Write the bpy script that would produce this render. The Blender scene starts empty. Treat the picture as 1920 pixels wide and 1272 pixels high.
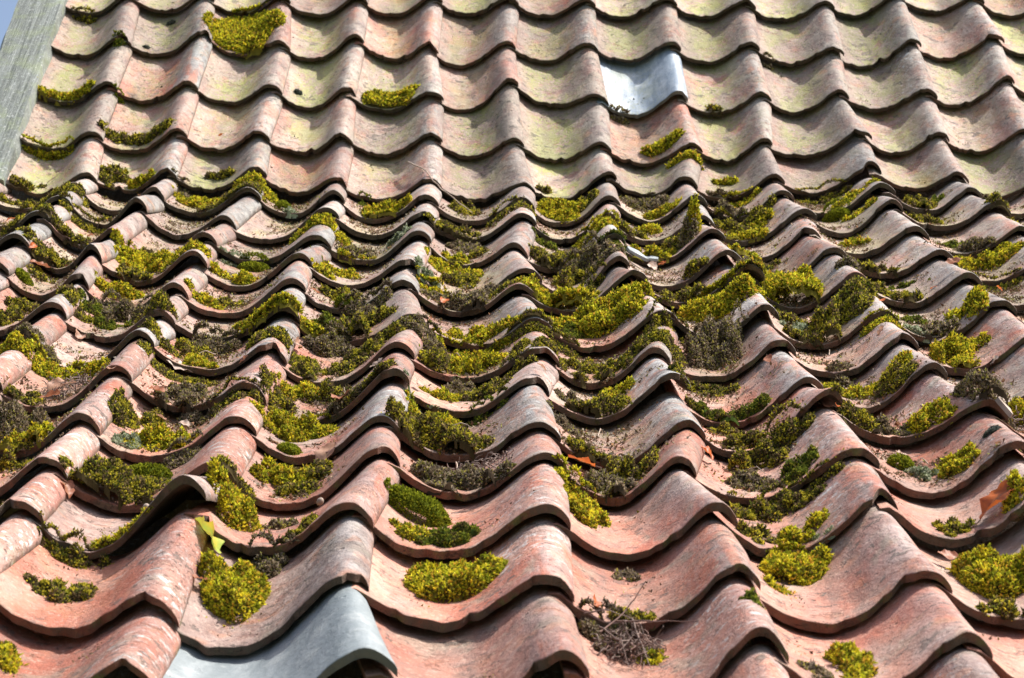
import bpy, math, random
import numpy as np
from mathutils import Matrix, Vector

scene = bpy.context.scene
# ---------------------------------------------------------------- camera
SUN_EL, SUN_AZ = math.radians(58.0), math.radians(87.0)     # azimuth from +Y (up the roof) towards +X (right)
cam_d = bpy.data.cameras.new("camera")
cam = bpy.data.objects.new("camera", cam_d)
scene.collection.objects.link(cam)
cam_d.sensor_width = 36.0
cam_d.lens = 73.125
cam_d.clip_start = 0.05
cam_d.clip_end = 3000.0
_yaw, _pitch, _roll = 0.01361304, 0.24927291, 0.00628754
_r0 = Vector((math.cos(_yaw), math.sin(_yaw), 0)); _f = Vector((-math.sin(_yaw) * math.cos(_pitch), math.cos(_yaw) * math.cos(_pitch), math.sin(_pitch)))
_u0 = _r0.cross(_f)
_r = math.cos(_roll) * _r0 + math.sin(_roll) * _u0
_u = -math.sin(_roll) * _r0 + math.cos(_roll) * _u0
_m = Matrix(((_r.x, _u.x, -_f.x), (_r.y, _u.y, -_f.y), (_r.z, _u.z, -_f.z)))
cam.matrix_world = Matrix.Translation((0.03377155, -4.97136616, -1.65606309)) @ _m.to_4x4()
cam_d.dof.use_dof = True
cam_d.dof.focus_distance = 3.55
cam_d.dof.aperture_fstop = 14.0
scene.camera = cam

# ---------------------------------------------------------------- sky and sun
world = bpy.data.worlds.new("World")
scene.world = world
world.use_nodes = True
wn = world.node_tree.nodes; wl = world.node_tree.links
wn.clear()
wo = wn.new("ShaderNodeOutputWorld"); bg = wn.new("ShaderNodeBackground"); sky = wn.new("ShaderNodeTexSky")
sky.sky_type = 'NISHITA'; sky.sun_disc = False
sky.sun_elevation = SUN_EL; sky.sun_rotation = SUN_AZ
sky.air_density = 1.0; sky.dust_density = 5.0; sky.ozone_density = 1.0
bg.inputs[1].default_value = 0.14
wl.new(sky.outputs[0], bg.inputs[0]); wl.new(bg.outputs[0], wo.inputs[0])
sun_d = bpy.data.lights.new("sun", 'SUN'); sun = bpy.data.objects.new("sun", sun_d)
scene.collection.objects.link(sun)
sun_d.energy = 5.0; sun_d.angle = math.radians(0.55); sun_d.color = (1.0, 0.965, 0.915)
_sd = Vector((math.sin(SUN_AZ) * math.cos(SUN_EL), math.cos(SUN_AZ) * math.cos(SUN_EL), math.sin(SUN_EL)))
sun.rotation_euler = _sd.to_track_quat('Z', 'Y').to_euler()
sun.location = (3, 4, 8)
scene.view_settings.view_transform = 'Standard'
scene.view_settings.look = 'None'
scene.view_settings.gamma = 1.0
scene.view_settings.use_curve_mapping = False
scene.view_settings.exposure = 0.6
scene.cycles.max_bounces = 6

COL = scene.collection
rng = np.random.default_rng(7)
random.seed(7)

# ---------------------------------------------------------------- roof layout (pure maths)
U = 0.22                      # covering width of one pantile in metres
GAUGE = 1.09061               # visible length of a course, in tile widths
B_LOW = math.radians(28.0)
B_UP = B_LOW + 0.40078
# survey of the old roof: how far every tile corner has slipped sideways, lifted and slid (1/1000 tile width)
OFF = np.array([
[[-10,15,-31],[-14,16,-35],[-16,16,-35],[-17,14,-31],[-17,11,-23],[-17,7,-14],[-17,4,-7],[-14,2,0],[-7,0,4],[4,-1,7],[14,0,7],[21,3,1],[24,6,-8],[24,8,-13],[23,9,-13],[21,8,-11]],
[[-13,18,-39],[-19,21,-48],[-22,22,-51],[-23,19,-46],[-22,14,-33],[-22,10,-22],[-25,7,-15],[-22,3,-6],[-11,1,0],[6,0,4],[22,0,7],[32,5,-5],[32,13,-26],[31,16,-32],[29,13,-25],[25,11,-18]],
[[-14,20,-45],[-26,26,-61],[-33,29,-69],[-32,27,-64],[-29,18,-44],[-27,14,-32],[-34,16,-40],[-32,6,-14],[-20,4,-9],[14,4,-9],[35,-2,11],[50,6,-8],[36,31,-73],[35,27,-63],[36,19,-39],[30,14,-27]],
[[-10,19,-44],[-25,27,-64],[-50,41,-94],[-51,41,-96],[-44,24,-55],[-26,14,-35],[-46,34,-85],[-44,7,-18],[-38,7,-20],[31,15,-36],[53,-7,24],[85,5,0],[39,60,-148],[47,31,-71],[48,23,-50],[35,17,-34]],
[[-1,15,-32],[1,16,-42],[15,21,-61],[29,46,-130],[48,-16,35],[-22,30,-79],[-73,-43,120],[-95,0,1],[-48,-12,32],[-2,-21,56],[-5,-20,55],[46,-43,123],[41,7,-11],[92,38,-81],[54,27,-59],[34,19,-39]],
[[6,11,-17],[1,4,-7],[-2,0,1],[-6,9,-24],[37,-20,52],[-62,-37,112],[17,-55,155],[-72,31,-88],[36,-79,225],[0,-50,142],[21,-52,150],[-35,-45,121],[38,-32,100],[8,43,-121],[19,27,-70],[23,19,-38]],
[[18,15,-16],[8,1,6],[-7,-20,61],[-4,-6,19],[-18,-21,65],[-30,-33,102],[23,-25,75],[-11,-43,128],[19,-68,203],[92,-65,203],[-87,-43,117],[91,-13,55],[3,-13,40],[12,10,-21],[13,19,-41],[13,17,-26]],
[[43,33,-27],[48,34,-60],[63,40,-143],[-9,47,-147],[16,47,-151],[-57,9,-21],[30,8,-27],[103,-13,39],[37,37,-114],[-46,5,-19],[-44,29,-98],[69,75,-223],[50,27,-74],[17,23,-32],[5,22,-19],[4,20,-15]],
[[74,56,-22],[104,80,-23],[160,124,-9],[23,50,-2],[86,64,-4],[1,19,-1],[27,-14,0],[75,-41,1],[12,-15,1],[-41,-8,0],[-103,53,-4],[2,102,-3],[-59,69,-4],[-24,48,-12],[-10,35,-13],[-6,26,-10]],
[[99,73,-14],[149,105,-12],[240,158,-14],[13,72,-3],[-61,-66,3],[16,48,-2],[10,-28,1],[70,-9,0],[-76,-19,0],[-73,-44,0],[-19,59,-2],[-133,138,-8],[-12,85,-3],[-20,60,-5],[-19,42,-7],[-14,30,-7]],
[[113,78,-10],[161,117,-11],[243,186,-16],[-42,-13,2],[-120,-27,4],[13,-57,2],[7,4,0],[-37,-133,4],[-72,-18,0],[-83,27,-2],[-136,45,-5],[-76,47,-4],[-42,52,-3],[-28,51,-4],[-24,39,-5],[-19,29,-4]],
[[120,73,-9],[177,104,-11],[270,155,-17],[-58,37,1],[-65,-47,3],[-85,6,1],[-73,-98,4],[80,-146,5],[-100,-27,0],[-35,-45,1],[-77,99,-5],[-54,31,-3],[-43,30,-3],[-34,34,-3],[-26,30,-3],[-20,25,-3]],
[[115,61,-8],[190,90,-12],[305,134,-18],[21,13,-1],[-97,-80,5],[-50,4,1],[-45,-27,1],[7,-72,3],[-10,22,-1],[29,1,0],[-53,65,-4],[-49,34,-3],[-34,29,-2],[-29,27,-2],[-23,24,-2],[-18,21,-2]],
[[83,39,-6],[120,53,-7],[97,37,-6],[37,-5,-1],[-53,-47,3],[0,-22,1],[73,-73,2],[118,-116,4],[166,-53,4],[3,-65,2],[11,-30,1],[-17,63,-3],[-18,38,-2],[-20,25,-2],[-18,20,-1],[-15,17,-1]],
[[42,15,-3],[38,10,-2],[22,0,-1],[32,4,-1],[-48,37,0],[-13,-110,5],[-4,-51,2],[133,-125,5],[8,-79,3],[-5,-42,2],[-48,25,-2],[-20,26,-2],[-13,28,-2],[-12,21,-1],[-11,17,-1],[-10,14,-1]],
[[16,1,-1],[8,-6,0],[0,-17,1],[-2,-32,1],[-46,24,0],[-54,-134,7],[1,-26,1],[28,-55,2],[75,-131,6],[43,-36,2],[-56,66,-5],[-14,35,-2],[-2,22,-1],[-3,17,-1],[-4,15,-1],[-5,13,0]],
[[1,-6,0],[-7,-12,1],[-14,-18,1],[-33,-25,2],[-84,-44,5],[-11,-60,3],[-23,-34,2],[80,-97,5],[67,-64,4],[-4,115,-5],[122,46,2],[55,35,0],[18,24,0],[7,18,-1],[3,14,0],[0,12,0]],
[[-8,-9,1],[-17,-12,1],[-29,-14,2],[-50,-20,3],[-87,-39,5],[-16,-70,4],[25,59,-3],[81,18,-1],[-103,-4,-1],[54,71,-2],[46,46,-1],[43,35,0],[24,26,-1],[13,19,-1],[7,15,0],[4,13,0]],
[[-14,-8,1],[-23,-8,1],[-34,-4,1],[-33,14,1],[-14,45,-2],[-57,49,-1],[-84,21,0],[65,13,-1],[34,7,0],[-26,107,-7],[4,60,-3],[20,39,-2],[19,29,-1],[14,22,-1],[10,17,0],[7,14,0]],
[[-17,-8,1],[-27,-6,1],[-41,0,2],[-71,15,2],[-125,32,4],[-59,-165,12],[-52,25,-1],[44,-17,1],[32,46,-2],[49,40,-1],[23,47,-2],[17,43,-2],[16,33,-1],[14,24,-1],[11,19,-1],[8,15,0]],
[[-17,-8,1],[-25,-7,2],[-38,-5,2],[-57,-2,3],[-48,-23,4],[-18,-69,5],[152,11,-3],[74,1,0],[29,104,-7],[3,117,-8],[11,75,-5],[15,50,-3],[15,36,-2],[13,26,-1],[11,20,-1],[9,16,0]],
[[-15,-8,1],[-20,-9,2],[-26,-10,2],[-28,-16,2],[-15,-32,3],[6,-37,3],[71,-2,-1],[52,14,-1],[26,62,-4],[10,79,-5],[11,70,-4],[14,51,-3],[14,36,-2],[13,27,-1],[11,20,-1],[9,16,0]],
[[-11,-8,1],[-14,-9,1],[-15,-11,2],[-13,-15,2],[-3,-19,2],[15,-16,1],[35,-1,0],[36,17,-1],[26,39,-2],[18,52,-3],[15,51,-3],[15,42,-2],[14,33,-2],[13,25,-1],[11,20,-1],[9,16,0]],
[[-8,-7,1],[-9,-8,1],[-8,-9,1],[-5,-11,1],[2,-11,1],[13,-7,1],[22,2,0],[25,14,-1],[22,27,-2],[19,35,-2],[16,36,-2],[15,33,-2],[13,28,-1],[12,22,-1],[11,18,-1],[9,15,0]]], float) / 1000.0
C0, R0 = -7, -7
TH = 0.054                    # clay thickness (tile widths)
LIFT = 0.083
_pt = np.array([(-.14, .18), (-.06, .165), (0, .125), (.08, .07), (.17, .028), (.28, .003), (.38, .0), (.47, .022), (.56, .07),
                (.65, .14), (.73, .21), (.80, .262), (.86, .282), (.91, .273), (.96, .236), (1.0, .185)])
def prof(t):
    t = np.asarray(t, float)
    xs, ys = _pt[:, 0], _pt[:, 1]
    m = np.gradient(ys, xs)
    i = np.clip(np.searchsorted(xs, t) - 1, 0, len(xs) - 2)
    h = xs[i + 1] - xs[i]; q = np.clip((t - xs[i]) / h, 0, 1)
    a = 2 * q**3 - 3 * q**2 + 1; b = q**3 - 2 * q**2 + q; c = -2 * q**3 + 3 * q**2; d = q**3 - q**2
    return a * ys[i] + b * h * m[i] + c * ys[i + 1] + d * h * m[i + 1]
def off_at(C, R):
    x = np.clip(np.asarray(C, float) - C0, 0, OFF.shape[1] - 1.001); y = np.clip(np.asarray(R, float) - R0, 0, OFF.shape[0] - 1.001)
    i = x.astype(int); j = y.astype(int); fx = (x - i)[..., None]; fy = (y - j)[..., None]
    return (OFF[j, i] * (1 - fx) * (1 - fy) + OFF[j, i + 1] * fx * (1 - fy) + OFF[j + 1, i] * (1 - fx) * fy + OFF[j + 1, i + 1] * fx * fy)
def hsh(*k):
    v = math.sin(sum((a + 3.7) * b for a, b in zip(k, (12.9898, 78.233, 37.719, 9.131)))) * 43758.5453
    return v - math.floor(v)
# tiles whose front lip is known to stand up: (column, course): (lift at left, lift at crest)
SPECIAL = {(-2, 11): (.0, .16), (1, 5): (0, .06), (2, 4): (.0, .08), (2, 5): (.0, .10), (2, 9): (0, .04), (1, 8): (.0, .08), (-1, 8): (0, .05), (3, 10): (0, .05),
           (4, 9): (.02, .10), (3, 11): (.02, .08), (2, 6): (.05, .05), (-3, 4): (.0, .07), (-4, 2): (0, .04)}
def tile_extra(c, r, t, s):
    e = .004 + .032 * hsh(c, r, 1) + (.02 if r < 0 else (-.012 if r == 0 else 0))
    tw = .045 * (hsh(c, r, 2) - .5)
    l, k = SPECIAL.get((c, r), (0, 0))
    w = np.clip((t - .3) / .55, 0, 1)
    return (e + tw * (t - .5) + l + (k - l) * w) * np.clip(1 - s, 0, 1)
def roof_frame(r):
    """basis for a course: across, down-slope, normal"""
    b = B_LOW if r >= 1 else B_UP
    return np.array([1., 0, 0]), np.array([0, -math.cos(b), -math.sin(b)]), np.array([0, -math.sin(b), math.cos(b)])
def tile_point(c, r, t, s, dz=0.0, ds=0.0):
    """world point (metres) on the top surface of the tile; t across 0..1, s up the slope 0 = front lip, 1 = one course up"""
    t = np.asarray(t, float); s = np.asarray(s, float)
    o = off_at(c - 1 + t, r - s)
    ex, es, en = roof_frame(r)
    k = .02489 if r >= 1 else .02093
    x = (c - 1 + t) + k * (r - s) + o[..., 0]
    d = (r - s) * GAUGE + o[..., 2] + ds
    h = prof(t) * (1.0 + .08 * min(1.0, max(0, (r - 7) / 4))) - .252 + LIFT * (1 - s) + o[..., 1] + tile_extra(c, r, t, s) + dz
    return U * (x[..., None] * ex + d[..., None] * es + h[..., None] * en)

# ---------------------------------------------------------------- helpers
def mesh_from(name, V, F, sharp=None, attr=None, smooth=True):
    """V (n,3) float, F list of equal-length index arrays (m,k)"""
    me = bpy.data.meshes.new(name)
    V = np.asarray(V, np.float32)
    me.vertices.add(len(V)); me.vertices.foreach_set('co', V.ravel())
    loops = np.concatenate([np.asarray(f, np.int32).ravel() for f in F]) if F else np.zeros(0, np.int32)
    tot = np.concatenate([np.full(len(f), np.asarray(f).shape[1], np.int32) for f in F]) if F else np.zeros(0, np.int32)
    me.loops.add(len(loops)); me.loops.foreach_set('vertex_index', loops)
    me.polygons.add(len(tot)); me.polygons.foreach_set('loop_start', np.concatenate([[0], np.cumsum(tot)[:-1]]).astype(np.int32))
    me.polygons.foreach_set('loop_total', tot)
    me.polygons.foreach_set('use_smooth', np.full(len(tot), smooth))
    if attr is not None:
        for k, a in attr.items():
            ca = me.color_attributes.new(k, 'FLOAT_COLOR', 'POINT')
            ca.data.foreach_set('color', np.asarray(a, np.float32).ravel())
    me.update(); me.validate()
    if sharp is not None: me.set_sharp_from_angle(angle=sharp)
    return me
def add_obj(name, me, mat=None, loc=(0, 0, 0), parent=None):
    o = bpy.data.objects.new(name, me); COL.objects.link(o); o.location = loc
    if mat is not None and me is not None: me.materials.append(mat)
    if parent is not None: o.parent = parent
    return o
def tag(o, label=None, cat=None, group=None, kind=None):
    if label: o['label'] = label
    if cat: o['category'] = cat
    if group: o['group'] = group
    if kind: o['kind'] = kind
    return o
_wd = np.random.default_rng(3).normal(size=(14, 3)); _wd /= np.linalg.norm(_wd, axis=1)[:, None]
_wp = np.random.default_rng(4).uniform(0, 6.28, 14); _wf = np.geomspace(1, 3.5, 14)
def wob(P, f=1.0, seed=0.0):
    """cheap smooth 3d noise, about -1..1"""
    P = np.asarray(P, float) * f
    v = 0
    for d, p, q in zip(_wd, _wp, _wf): v = v + np.sin(P @ d * q * 2.2 + p * (1 + seed) + seed * 7.1) / q**.5
    return v / 3.2
def ordn(n):
    return '%d%s' % (n, 'th' if 10 <= n % 100 <= 20 else {1: 'st', 2: 'nd', 3: 'rd'}.get(n % 10, 'th'))
def course(r):
    return ('%s course below bend' % ordn(r)) if r >= 1 else ('%s course above bend' % ordn(1 - r))

# ---------------------------------------------------------------- materials
class NT:
    def __init__(s, name):
        s.m = bpy.data.materials.new(name); s.m.use_nodes = True
        s.n = s.m.node_tree.nodes; s.l = s.m.node_tree.links; s.n.clear()
        s.out = s.n.new("ShaderNodeOutputMaterial")
    def node(s, t, **kw):
        n = s.n.new(t)
        for k, v in kw.items(): setattr(n, k, v)
        return n
    def link(s, a, b): s.l.new(a, b)
    def put(s, sock, v):
        if isinstance(v, bpy.types.NodeSocket): s.l.new(v, sock)
        elif isinstance(v, tuple) and len(v) == 3: sock.default_value = (*v, 1)
        else: sock.default_value = v
    def math(s, op, a, b=0.0, clamp=False):
        n = s.n.new("ShaderNodeMath"); n.operation = op; n.use_clamp = clamp
        s.put(n.inputs[0], a); s.put(n.inputs[1], b); return n.outputs[0]
    def mix(s, f, a, b, mode='MIX'):
        n = s.n.new("ShaderNodeMix"); n.data_type = 'RGBA'; n.blend_type = mode
        s.put(n.inputs[0], f); s.put(n.inputs[6], a); s.put(n.inputs[7], b); return n.outputs[2]
    def ramp(s, v, a, b, c=0.0, d=1.0):
        n = s.n.new("ShaderNodeMapRange"); n.interpolation_type = 'SMOOTHSTEP'
        s.put(n.inputs[0], v)
        for i, x in enumerate((a, b, c, d)): s.put(n.inputs[i + 1], x)
        return n.outputs[0]
    def noise(s, vec, w, scale, detail=5, rough=.55, dist=0.0):
        n = s.n.new("ShaderNodeTexNoise"); n.noise_dimensions = '4D'
        s.put(n.inputs['Vector'], vec); s.put(n.inputs['W'], w)
        n.inputs['Scale'].default_value = scale; n.inputs['Detail'].default_value = detail
        n.inputs['Roughness'].default_value = rough; n.inputs['Distortion'].default_value = dist
        return n.outputs[0]
    def scaled(s, vec, x, y, z):
        n = s.n.new("ShaderNodeVectorMath"); n.operation = 'MULTIPLY'; s.put(n.inputs[0], vec)
        n.inputs[1].default_value = (x, y, z); return n.outputs[0]
    def bsdf(s, col, rough, bump=None, strength=.5, dist=.002, spec=.3, **kw):
        b = s.n.new("ShaderNodeBsdfPrincipled")
        s.put(b.inputs['Base Color'], col); s.put(b.inputs['Roughness'], rough)
        b.inputs['Specular IOR Level'].default_value = spec
        for k, v in kw.items(): s.put(b.inputs[k.replace('_', ' ')], v)
        if bump is not None:
            n = s.n.new("ShaderNodeBump"); n.inputs['Strength'].default_value = strength; n.inputs['Distance'].default_value = dist
            s.put(n.inputs['Height'], bump); s.link(n.outputs[0], b.inputs['Normal'])
        s.link(b.outputs[0], s.out.inputs[0]); return b

def clay_material(name, grey_base=None):
    T = NT(name)
    tc = T.node("ShaderNodeTexCoord").outputs['Object']
    oi = T.node("ShaderNodeObjectInfo")
    sep = T.node("ShaderNodeSeparateColor"); T.link(oi.outputs['Color'], sep.inputs[0])
    hue, algae, grey = sep.outputs[0], sep.outputs[1], sep.outputs[2]
    lich = oi.outputs['Alpha']
    W = T.math('MULTIPLY', oi.outputs['Random'], 53.0)
    at = T.node("ShaderNodeAttribute", attribute_name='surf')
    ssp = T.node("ShaderNodeSeparateColor"); T.link(at.outputs['Color'], ssp.inputs[0])
    t, s, edge = ssp.outputs[0], ssp.outputs[1], ssp.outputs[2]
    big = T.noise(tc, W, 7.0, 3, .5)
    med = T.noise(tc, T.math('ADD', W, 9.0), 26.0, 6, .62)
    fine = T.noise(tc, T.math('ADD', W, 17.0), 160.0, 5, .65)
    grit = T.noise(tc, T.math('ADD', W, 3.0), 520.0, 3, .6)
    str_v = T.scaled(tc, 34.0, 6.0, 6.0)
    streak = T.noise(str_v, T.math('ADD', W, 23.0), 1.0, 6, .65, .4)
    # clay body
    red = T.mix(T.ramp(big, .38, .62), (0.41, 0.125, 0.075), (0.54, 0.245, 0.165))
    pale = T.mix(T.ramp(med, .38, .62), (0.31, 0.185, 0.15), (0.46, 0.325, 0.275))
    hv = T.math('ADD', hue, T.math('ADD', T.math('MULTIPLY', T.math('SUBTRACT', med, .5), 1.2), T.math('MULTIPLY', T.math('SUBTRACT', big, .5), 1.6)), True)
    col = T.mix(T.ramp(hv, .05, .95), red, pale)
    col = T.mix(T.ramp(streak, .5, .8, 0, .30), col, (0.66, 0.44, 0.34))
    # soot and grey weathering, strongest on the roll
    roll = T.ramp(t, .5, .88, .15, 1.0)
    gm = T.math('MULTIPLY', T.ramp(T.math('ADD', streak, T.math('MULTIPLY', big, .4)), .56, .74), T.math('MULTIPLY', grey, roll))
    col = T.mix(T.math('MULTIPLY', gm, 1.0, True), col, T.mix(T.ramp(med, .4, .6), (0.20, 0.195, 0.195), (0.36, 0.37, 0.37)))
    dk = T.math('MULTIPLY', T.ramp(T.noise(tc, T.math('ADD', W, 31.0), 13.0, 7, .7, .6), .53, .64), T.math('MULTIPLY', grey, .85))
    col = T.mix(dk, col, (0.21, 0.16, 0.13))
    blm = T.noise(tc, T.math('ADD', W, 47.0), 15.0, 4, .55, .8)
    col = T.mix(T.ramp(blm, .52, .66, 0, .5), col, (0.30, 0.285, 0.215))
    org = T.noise(tc, T.math('ADD', W, 57.0), 22.0, 3, .5, .5)
    col = T.mix(T.ramp(org, .56, .68, 0, .45), col, (0.55, 0.23, 0.12))
    # green algae film in the pan
    pan = T.math('MULTIPLY', T.ramp(t, .02, .2), T.ramp(t, .82, .5))
    am = T.math('MULTIPLY', T.ramp(T.math('ADD', T.noise(tc, T.math('ADD', W, 41.0), 9.0, 6, .65, .3), T.math('MULTIPLY', T.math('SUBTRACT', fine, .5), .9)), .455, .53), T.math('MULTIPLY', algae, pan))
    col = T.mix(T.math('MULTIPLY', am, .9, True), col, T.mix(T.ramp(fine, .38, .62), (0.23, 0.25, 0.05), (0.40, 0.405, 0.125)))
    tan = T.math('MULTIPLY', T.ramp(T.math('ADD', med, T.math('MULTIPLY', big, .3)), .52, .72), T.math('MULTIPLY', algae, .35))
    col = T.mix(tan, col, (0.32, 0.30, 0.215))
    # pale crustose lichen, small ragged smears
    ls = T.noise(T.scaled(tc, 38.0, 95.0, 95.0), T.math('ADD', W, 61.0), 1.0, 4, .62, .5)
    lm = T.math('MULTIPLY', T.ramp(ls, .55, .62), T.math('MULTIPLY', lich, T.math('MULTIPLY', T.ramp(big, .36, .54), T.ramp(t, .45, .72, .12, 1.0))))
    col = T.mix(T.math('MULTIPLY', lm, .85, True), col, (0.60, 0.63, 0.62))
    # flaked and crusted spots with hard rims
    fk = T.noise(T.scaled(tc, 1.0, 1.6, 1.6), T.math('ADD', W, 91.0), 33.0, 6, .7, .3)
    msk = T.ramp(T.noise(tc, T.math('ADD', W, 97.0), 8.0, 2, .5), .42, .54)
    flake = T.math('MULTIPLY', T.ramp(fk, .575, .60), msk)
    col = T.mix(T.math('MULTIPLY', flake, .7), col, T.mix(.5, col, (0.40, 0.17, 0.09)))
    crust = T.math('MULTIPLY', T.ramp(fk, .43, .405), T.ramp(T.noise(tc, T.math('ADD', W, 101.0), 9.0, 2, .5), .40, .54))
    col = T.mix(T.math('MULTIPLY', crust, .72), col, (0.115, 0.10, 0.085))
    # value differs from tile to tile
    tv = T.ramp(T.math('FRACT', T.math('MULTIPLY', oi.outputs['Random'], 7.31)), 0.0, 1.0, .72, 1.06)
    cc = T.node("ShaderNodeCombineColor"); [T.link(tv, cc.inputs[k]) for k in range(3)]
    col = T.mix(1.0, col, cc.outputs[0], 'MULTIPLY')
    # pits and specks
    vo = T.node("ShaderNodeTexVoronoi"); vo.voronoi_dimensions = '4D'; vo.inputs['Scale'].default_value = 55.0
    T.link(tc, vo.inputs['Vector']); T.link(W, vo.inputs['W'])
    vr = T.node("ShaderNodeSeparateColor"); T.link(vo.outputs['Color'], vr.inputs[0])
    sp = T.math('MULTIPLY', T.ramp(vo.outputs['Distance'], .22, .10), T.math('GREATER_THAN', vr.outputs[0], .74))
    col = T.mix(T.math('MULTIPLY', sp, .75), col, (0.10, 0.075, 0.055))
    vo2 = T.node("ShaderNodeTexVoronoi"); vo2.voronoi_dimensions = '4D'; vo2.inputs['Scale'].default_value = 210.0
    T.link(tc, vo2.inputs['Vector']); T.link(W, vo2.inputs['W'])
    vr2 = T.node("ShaderNodeSeparateColor"); T.link(vo2.outputs['Color'], vr2.inputs[0])
    sp2 = T.math('MULTIPLY', T.ramp(vo2.outputs['Distance'], .35, .12), T.math('GREATER_THAN', vr2.outputs[0], .80))
    col = T.mix(T.math('MULTIPLY', sp2, .4), col, (0.16, 0.12, 0.09))
    col = T.mix(T.ramp(fine, .50, .64, 0, .38), col, T.mix(.62, col, (0.14, 0.10, 0.08)))
    col = T.mix(T.ramp(fine, .47, .34, 0, .28), col, (0.70, 0.55, 0.44))
    stn = T.noise(T.scaled(tc, 16.0, 4.0, 4.0), T.math('ADD', W, 83.0), 1.0, 7, .7, .5)
    col = T.mix(T.math('MULTIPLY', T.ramp(stn, .47, .62), .75), col, T.mix(.55, col, (0.17, 0.125, 0.11)))
    # broken clay of the lip: dirt plus shade painted into the colour, a little green film
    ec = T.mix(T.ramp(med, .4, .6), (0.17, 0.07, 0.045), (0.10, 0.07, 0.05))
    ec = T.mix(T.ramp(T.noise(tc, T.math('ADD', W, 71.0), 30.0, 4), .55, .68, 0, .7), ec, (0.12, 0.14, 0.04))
    ec = T.mix(T.math('MULTIPLY', hue, .8), ec, (0.055, 0.05, 0.035))  # paler upper tiles get a blacker lip, painted shade along with grime
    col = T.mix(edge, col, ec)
    if grey_base:
        gcol = T.mix(T.ramp(streak, .4, .7), grey_base[0], grey_base[1])
        gcol = T.mix(T.ramp(med, .52, .68, 0, .5), gcol, grey_base[2])
        gcol = T.mix(T.math('MULTIPLY', am, .5), gcol, (0.30, 0.31, 0.17))
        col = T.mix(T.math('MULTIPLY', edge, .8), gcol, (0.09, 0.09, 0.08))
    h = T.math('ADD', T.math('MULTIPLY', med, .9), T.math('ADD', T.math('MULTIPLY', fine, .42), T.math('MULTIPLY', grit, .16)))
    h = T.math('SUBTRACT', h, T.math('MULTIPLY', T.math('ADD', sp, T.math('MULTIPLY', sp2, .3)), .5))
    h = T.math('ADD', h, T.math('MULTIPLY', dk, -.25)); h = T.math('SUBTRACT', h, T.math('MULTIPLY', flake, .35)); h = T.math('ADD', h, T.math('MULTIPLY', crust, .25))
    rough = grey_base[3] if grey_base else T.ramp(med, .3, .7, .62, .86)
    T.bsdf(col, rough, h, 1.0 if not grey_base else .6, .0055 if not grey_base else .004, spec=.35 if not grey_base else .55)
    return T.m
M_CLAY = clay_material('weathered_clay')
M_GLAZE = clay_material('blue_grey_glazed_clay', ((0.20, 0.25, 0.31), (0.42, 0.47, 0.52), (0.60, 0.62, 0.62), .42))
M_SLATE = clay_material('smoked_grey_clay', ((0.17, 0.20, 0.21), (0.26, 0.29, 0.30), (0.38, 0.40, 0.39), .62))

def moss_material():
    T = NT('moss')
    at = T.node("ShaderNodeAttribute", attribute_name='tone')
    d = T.node("ShaderNodeBsdfDiffuse"); tr = T.node("ShaderNodeBsdfTranslucent"); mx = T.node("ShaderNodeMixShader")
    T.link(at.outputs['Color'], d.inputs[0]); T.link(at.outputs['Color'], tr.inputs[0]); mx.inputs[0].default_value = .30
    T.link(d.outputs[0], mx.inputs[1]); T.link(tr.outputs[0], mx.inputs[2]); T.link(mx.outputs[0], T.out.inputs[0])
    return T.m
M_MOSS = moss_material()
def leaf_material(name, a, b, trans=.35):
    T = NT(name)
    tc = T.node("ShaderNodeTexCoord").outputs['Object']
    n = T.noise(tc, T.node("ShaderNodeObjectInfo").outputs['Random'], 60.0, 5, .6)
    at = T.node("ShaderNodeAttribute", attribute_name='vein')
    ss = T.node("ShaderNodeSeparateColor"); T.link(at.outputs['Color'], ss.inputs[0])
    c = T.mix(T.ramp(n, .35, .65), a, b)
    c = T.mix(T.math('MULTIPLY', ss.outputs[0], .5), c, (0.30, 0.17, 0.08))
    p = T.bsdf(c, .5, n, .5, .001, spec=.4)
    tr = T.node("ShaderNodeBsdfTranslucent"); T.link(c, tr.inputs[0]); mx = T.node("ShaderNodeMixShader"); mx.inputs[0].default_value = trans
    T.link(p.outputs[0], mx.inputs[1]); T.link(tr.outputs[0], mx.inputs[2]); T.link(mx.outputs[0], T.out.inputs[0])
    return T.m
LEAFM = {'orange': leaf_material('orange_leaf', (0.60, 0.15, 0.03), (0.42, 0.10, 0.03)), 'rust': leaf_material('rust_leaf', (0.30, 0.10, 0.05), (0.40, 0.17, 0.10)),
         'brown': leaf_material('brown_leaf', (0.34, 0.18, 0.12), (0.50, 0.30, 0.21)), 'pale': leaf_material('pale_leaf', (0.50, 0.36, 0.29), (0.62, 0.52, 0.44)),
         'yellow': leaf_material('yellow_green_leaf', (0.62, 0.48, 0.05), (0.36, 0.46, 0.07))}
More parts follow.
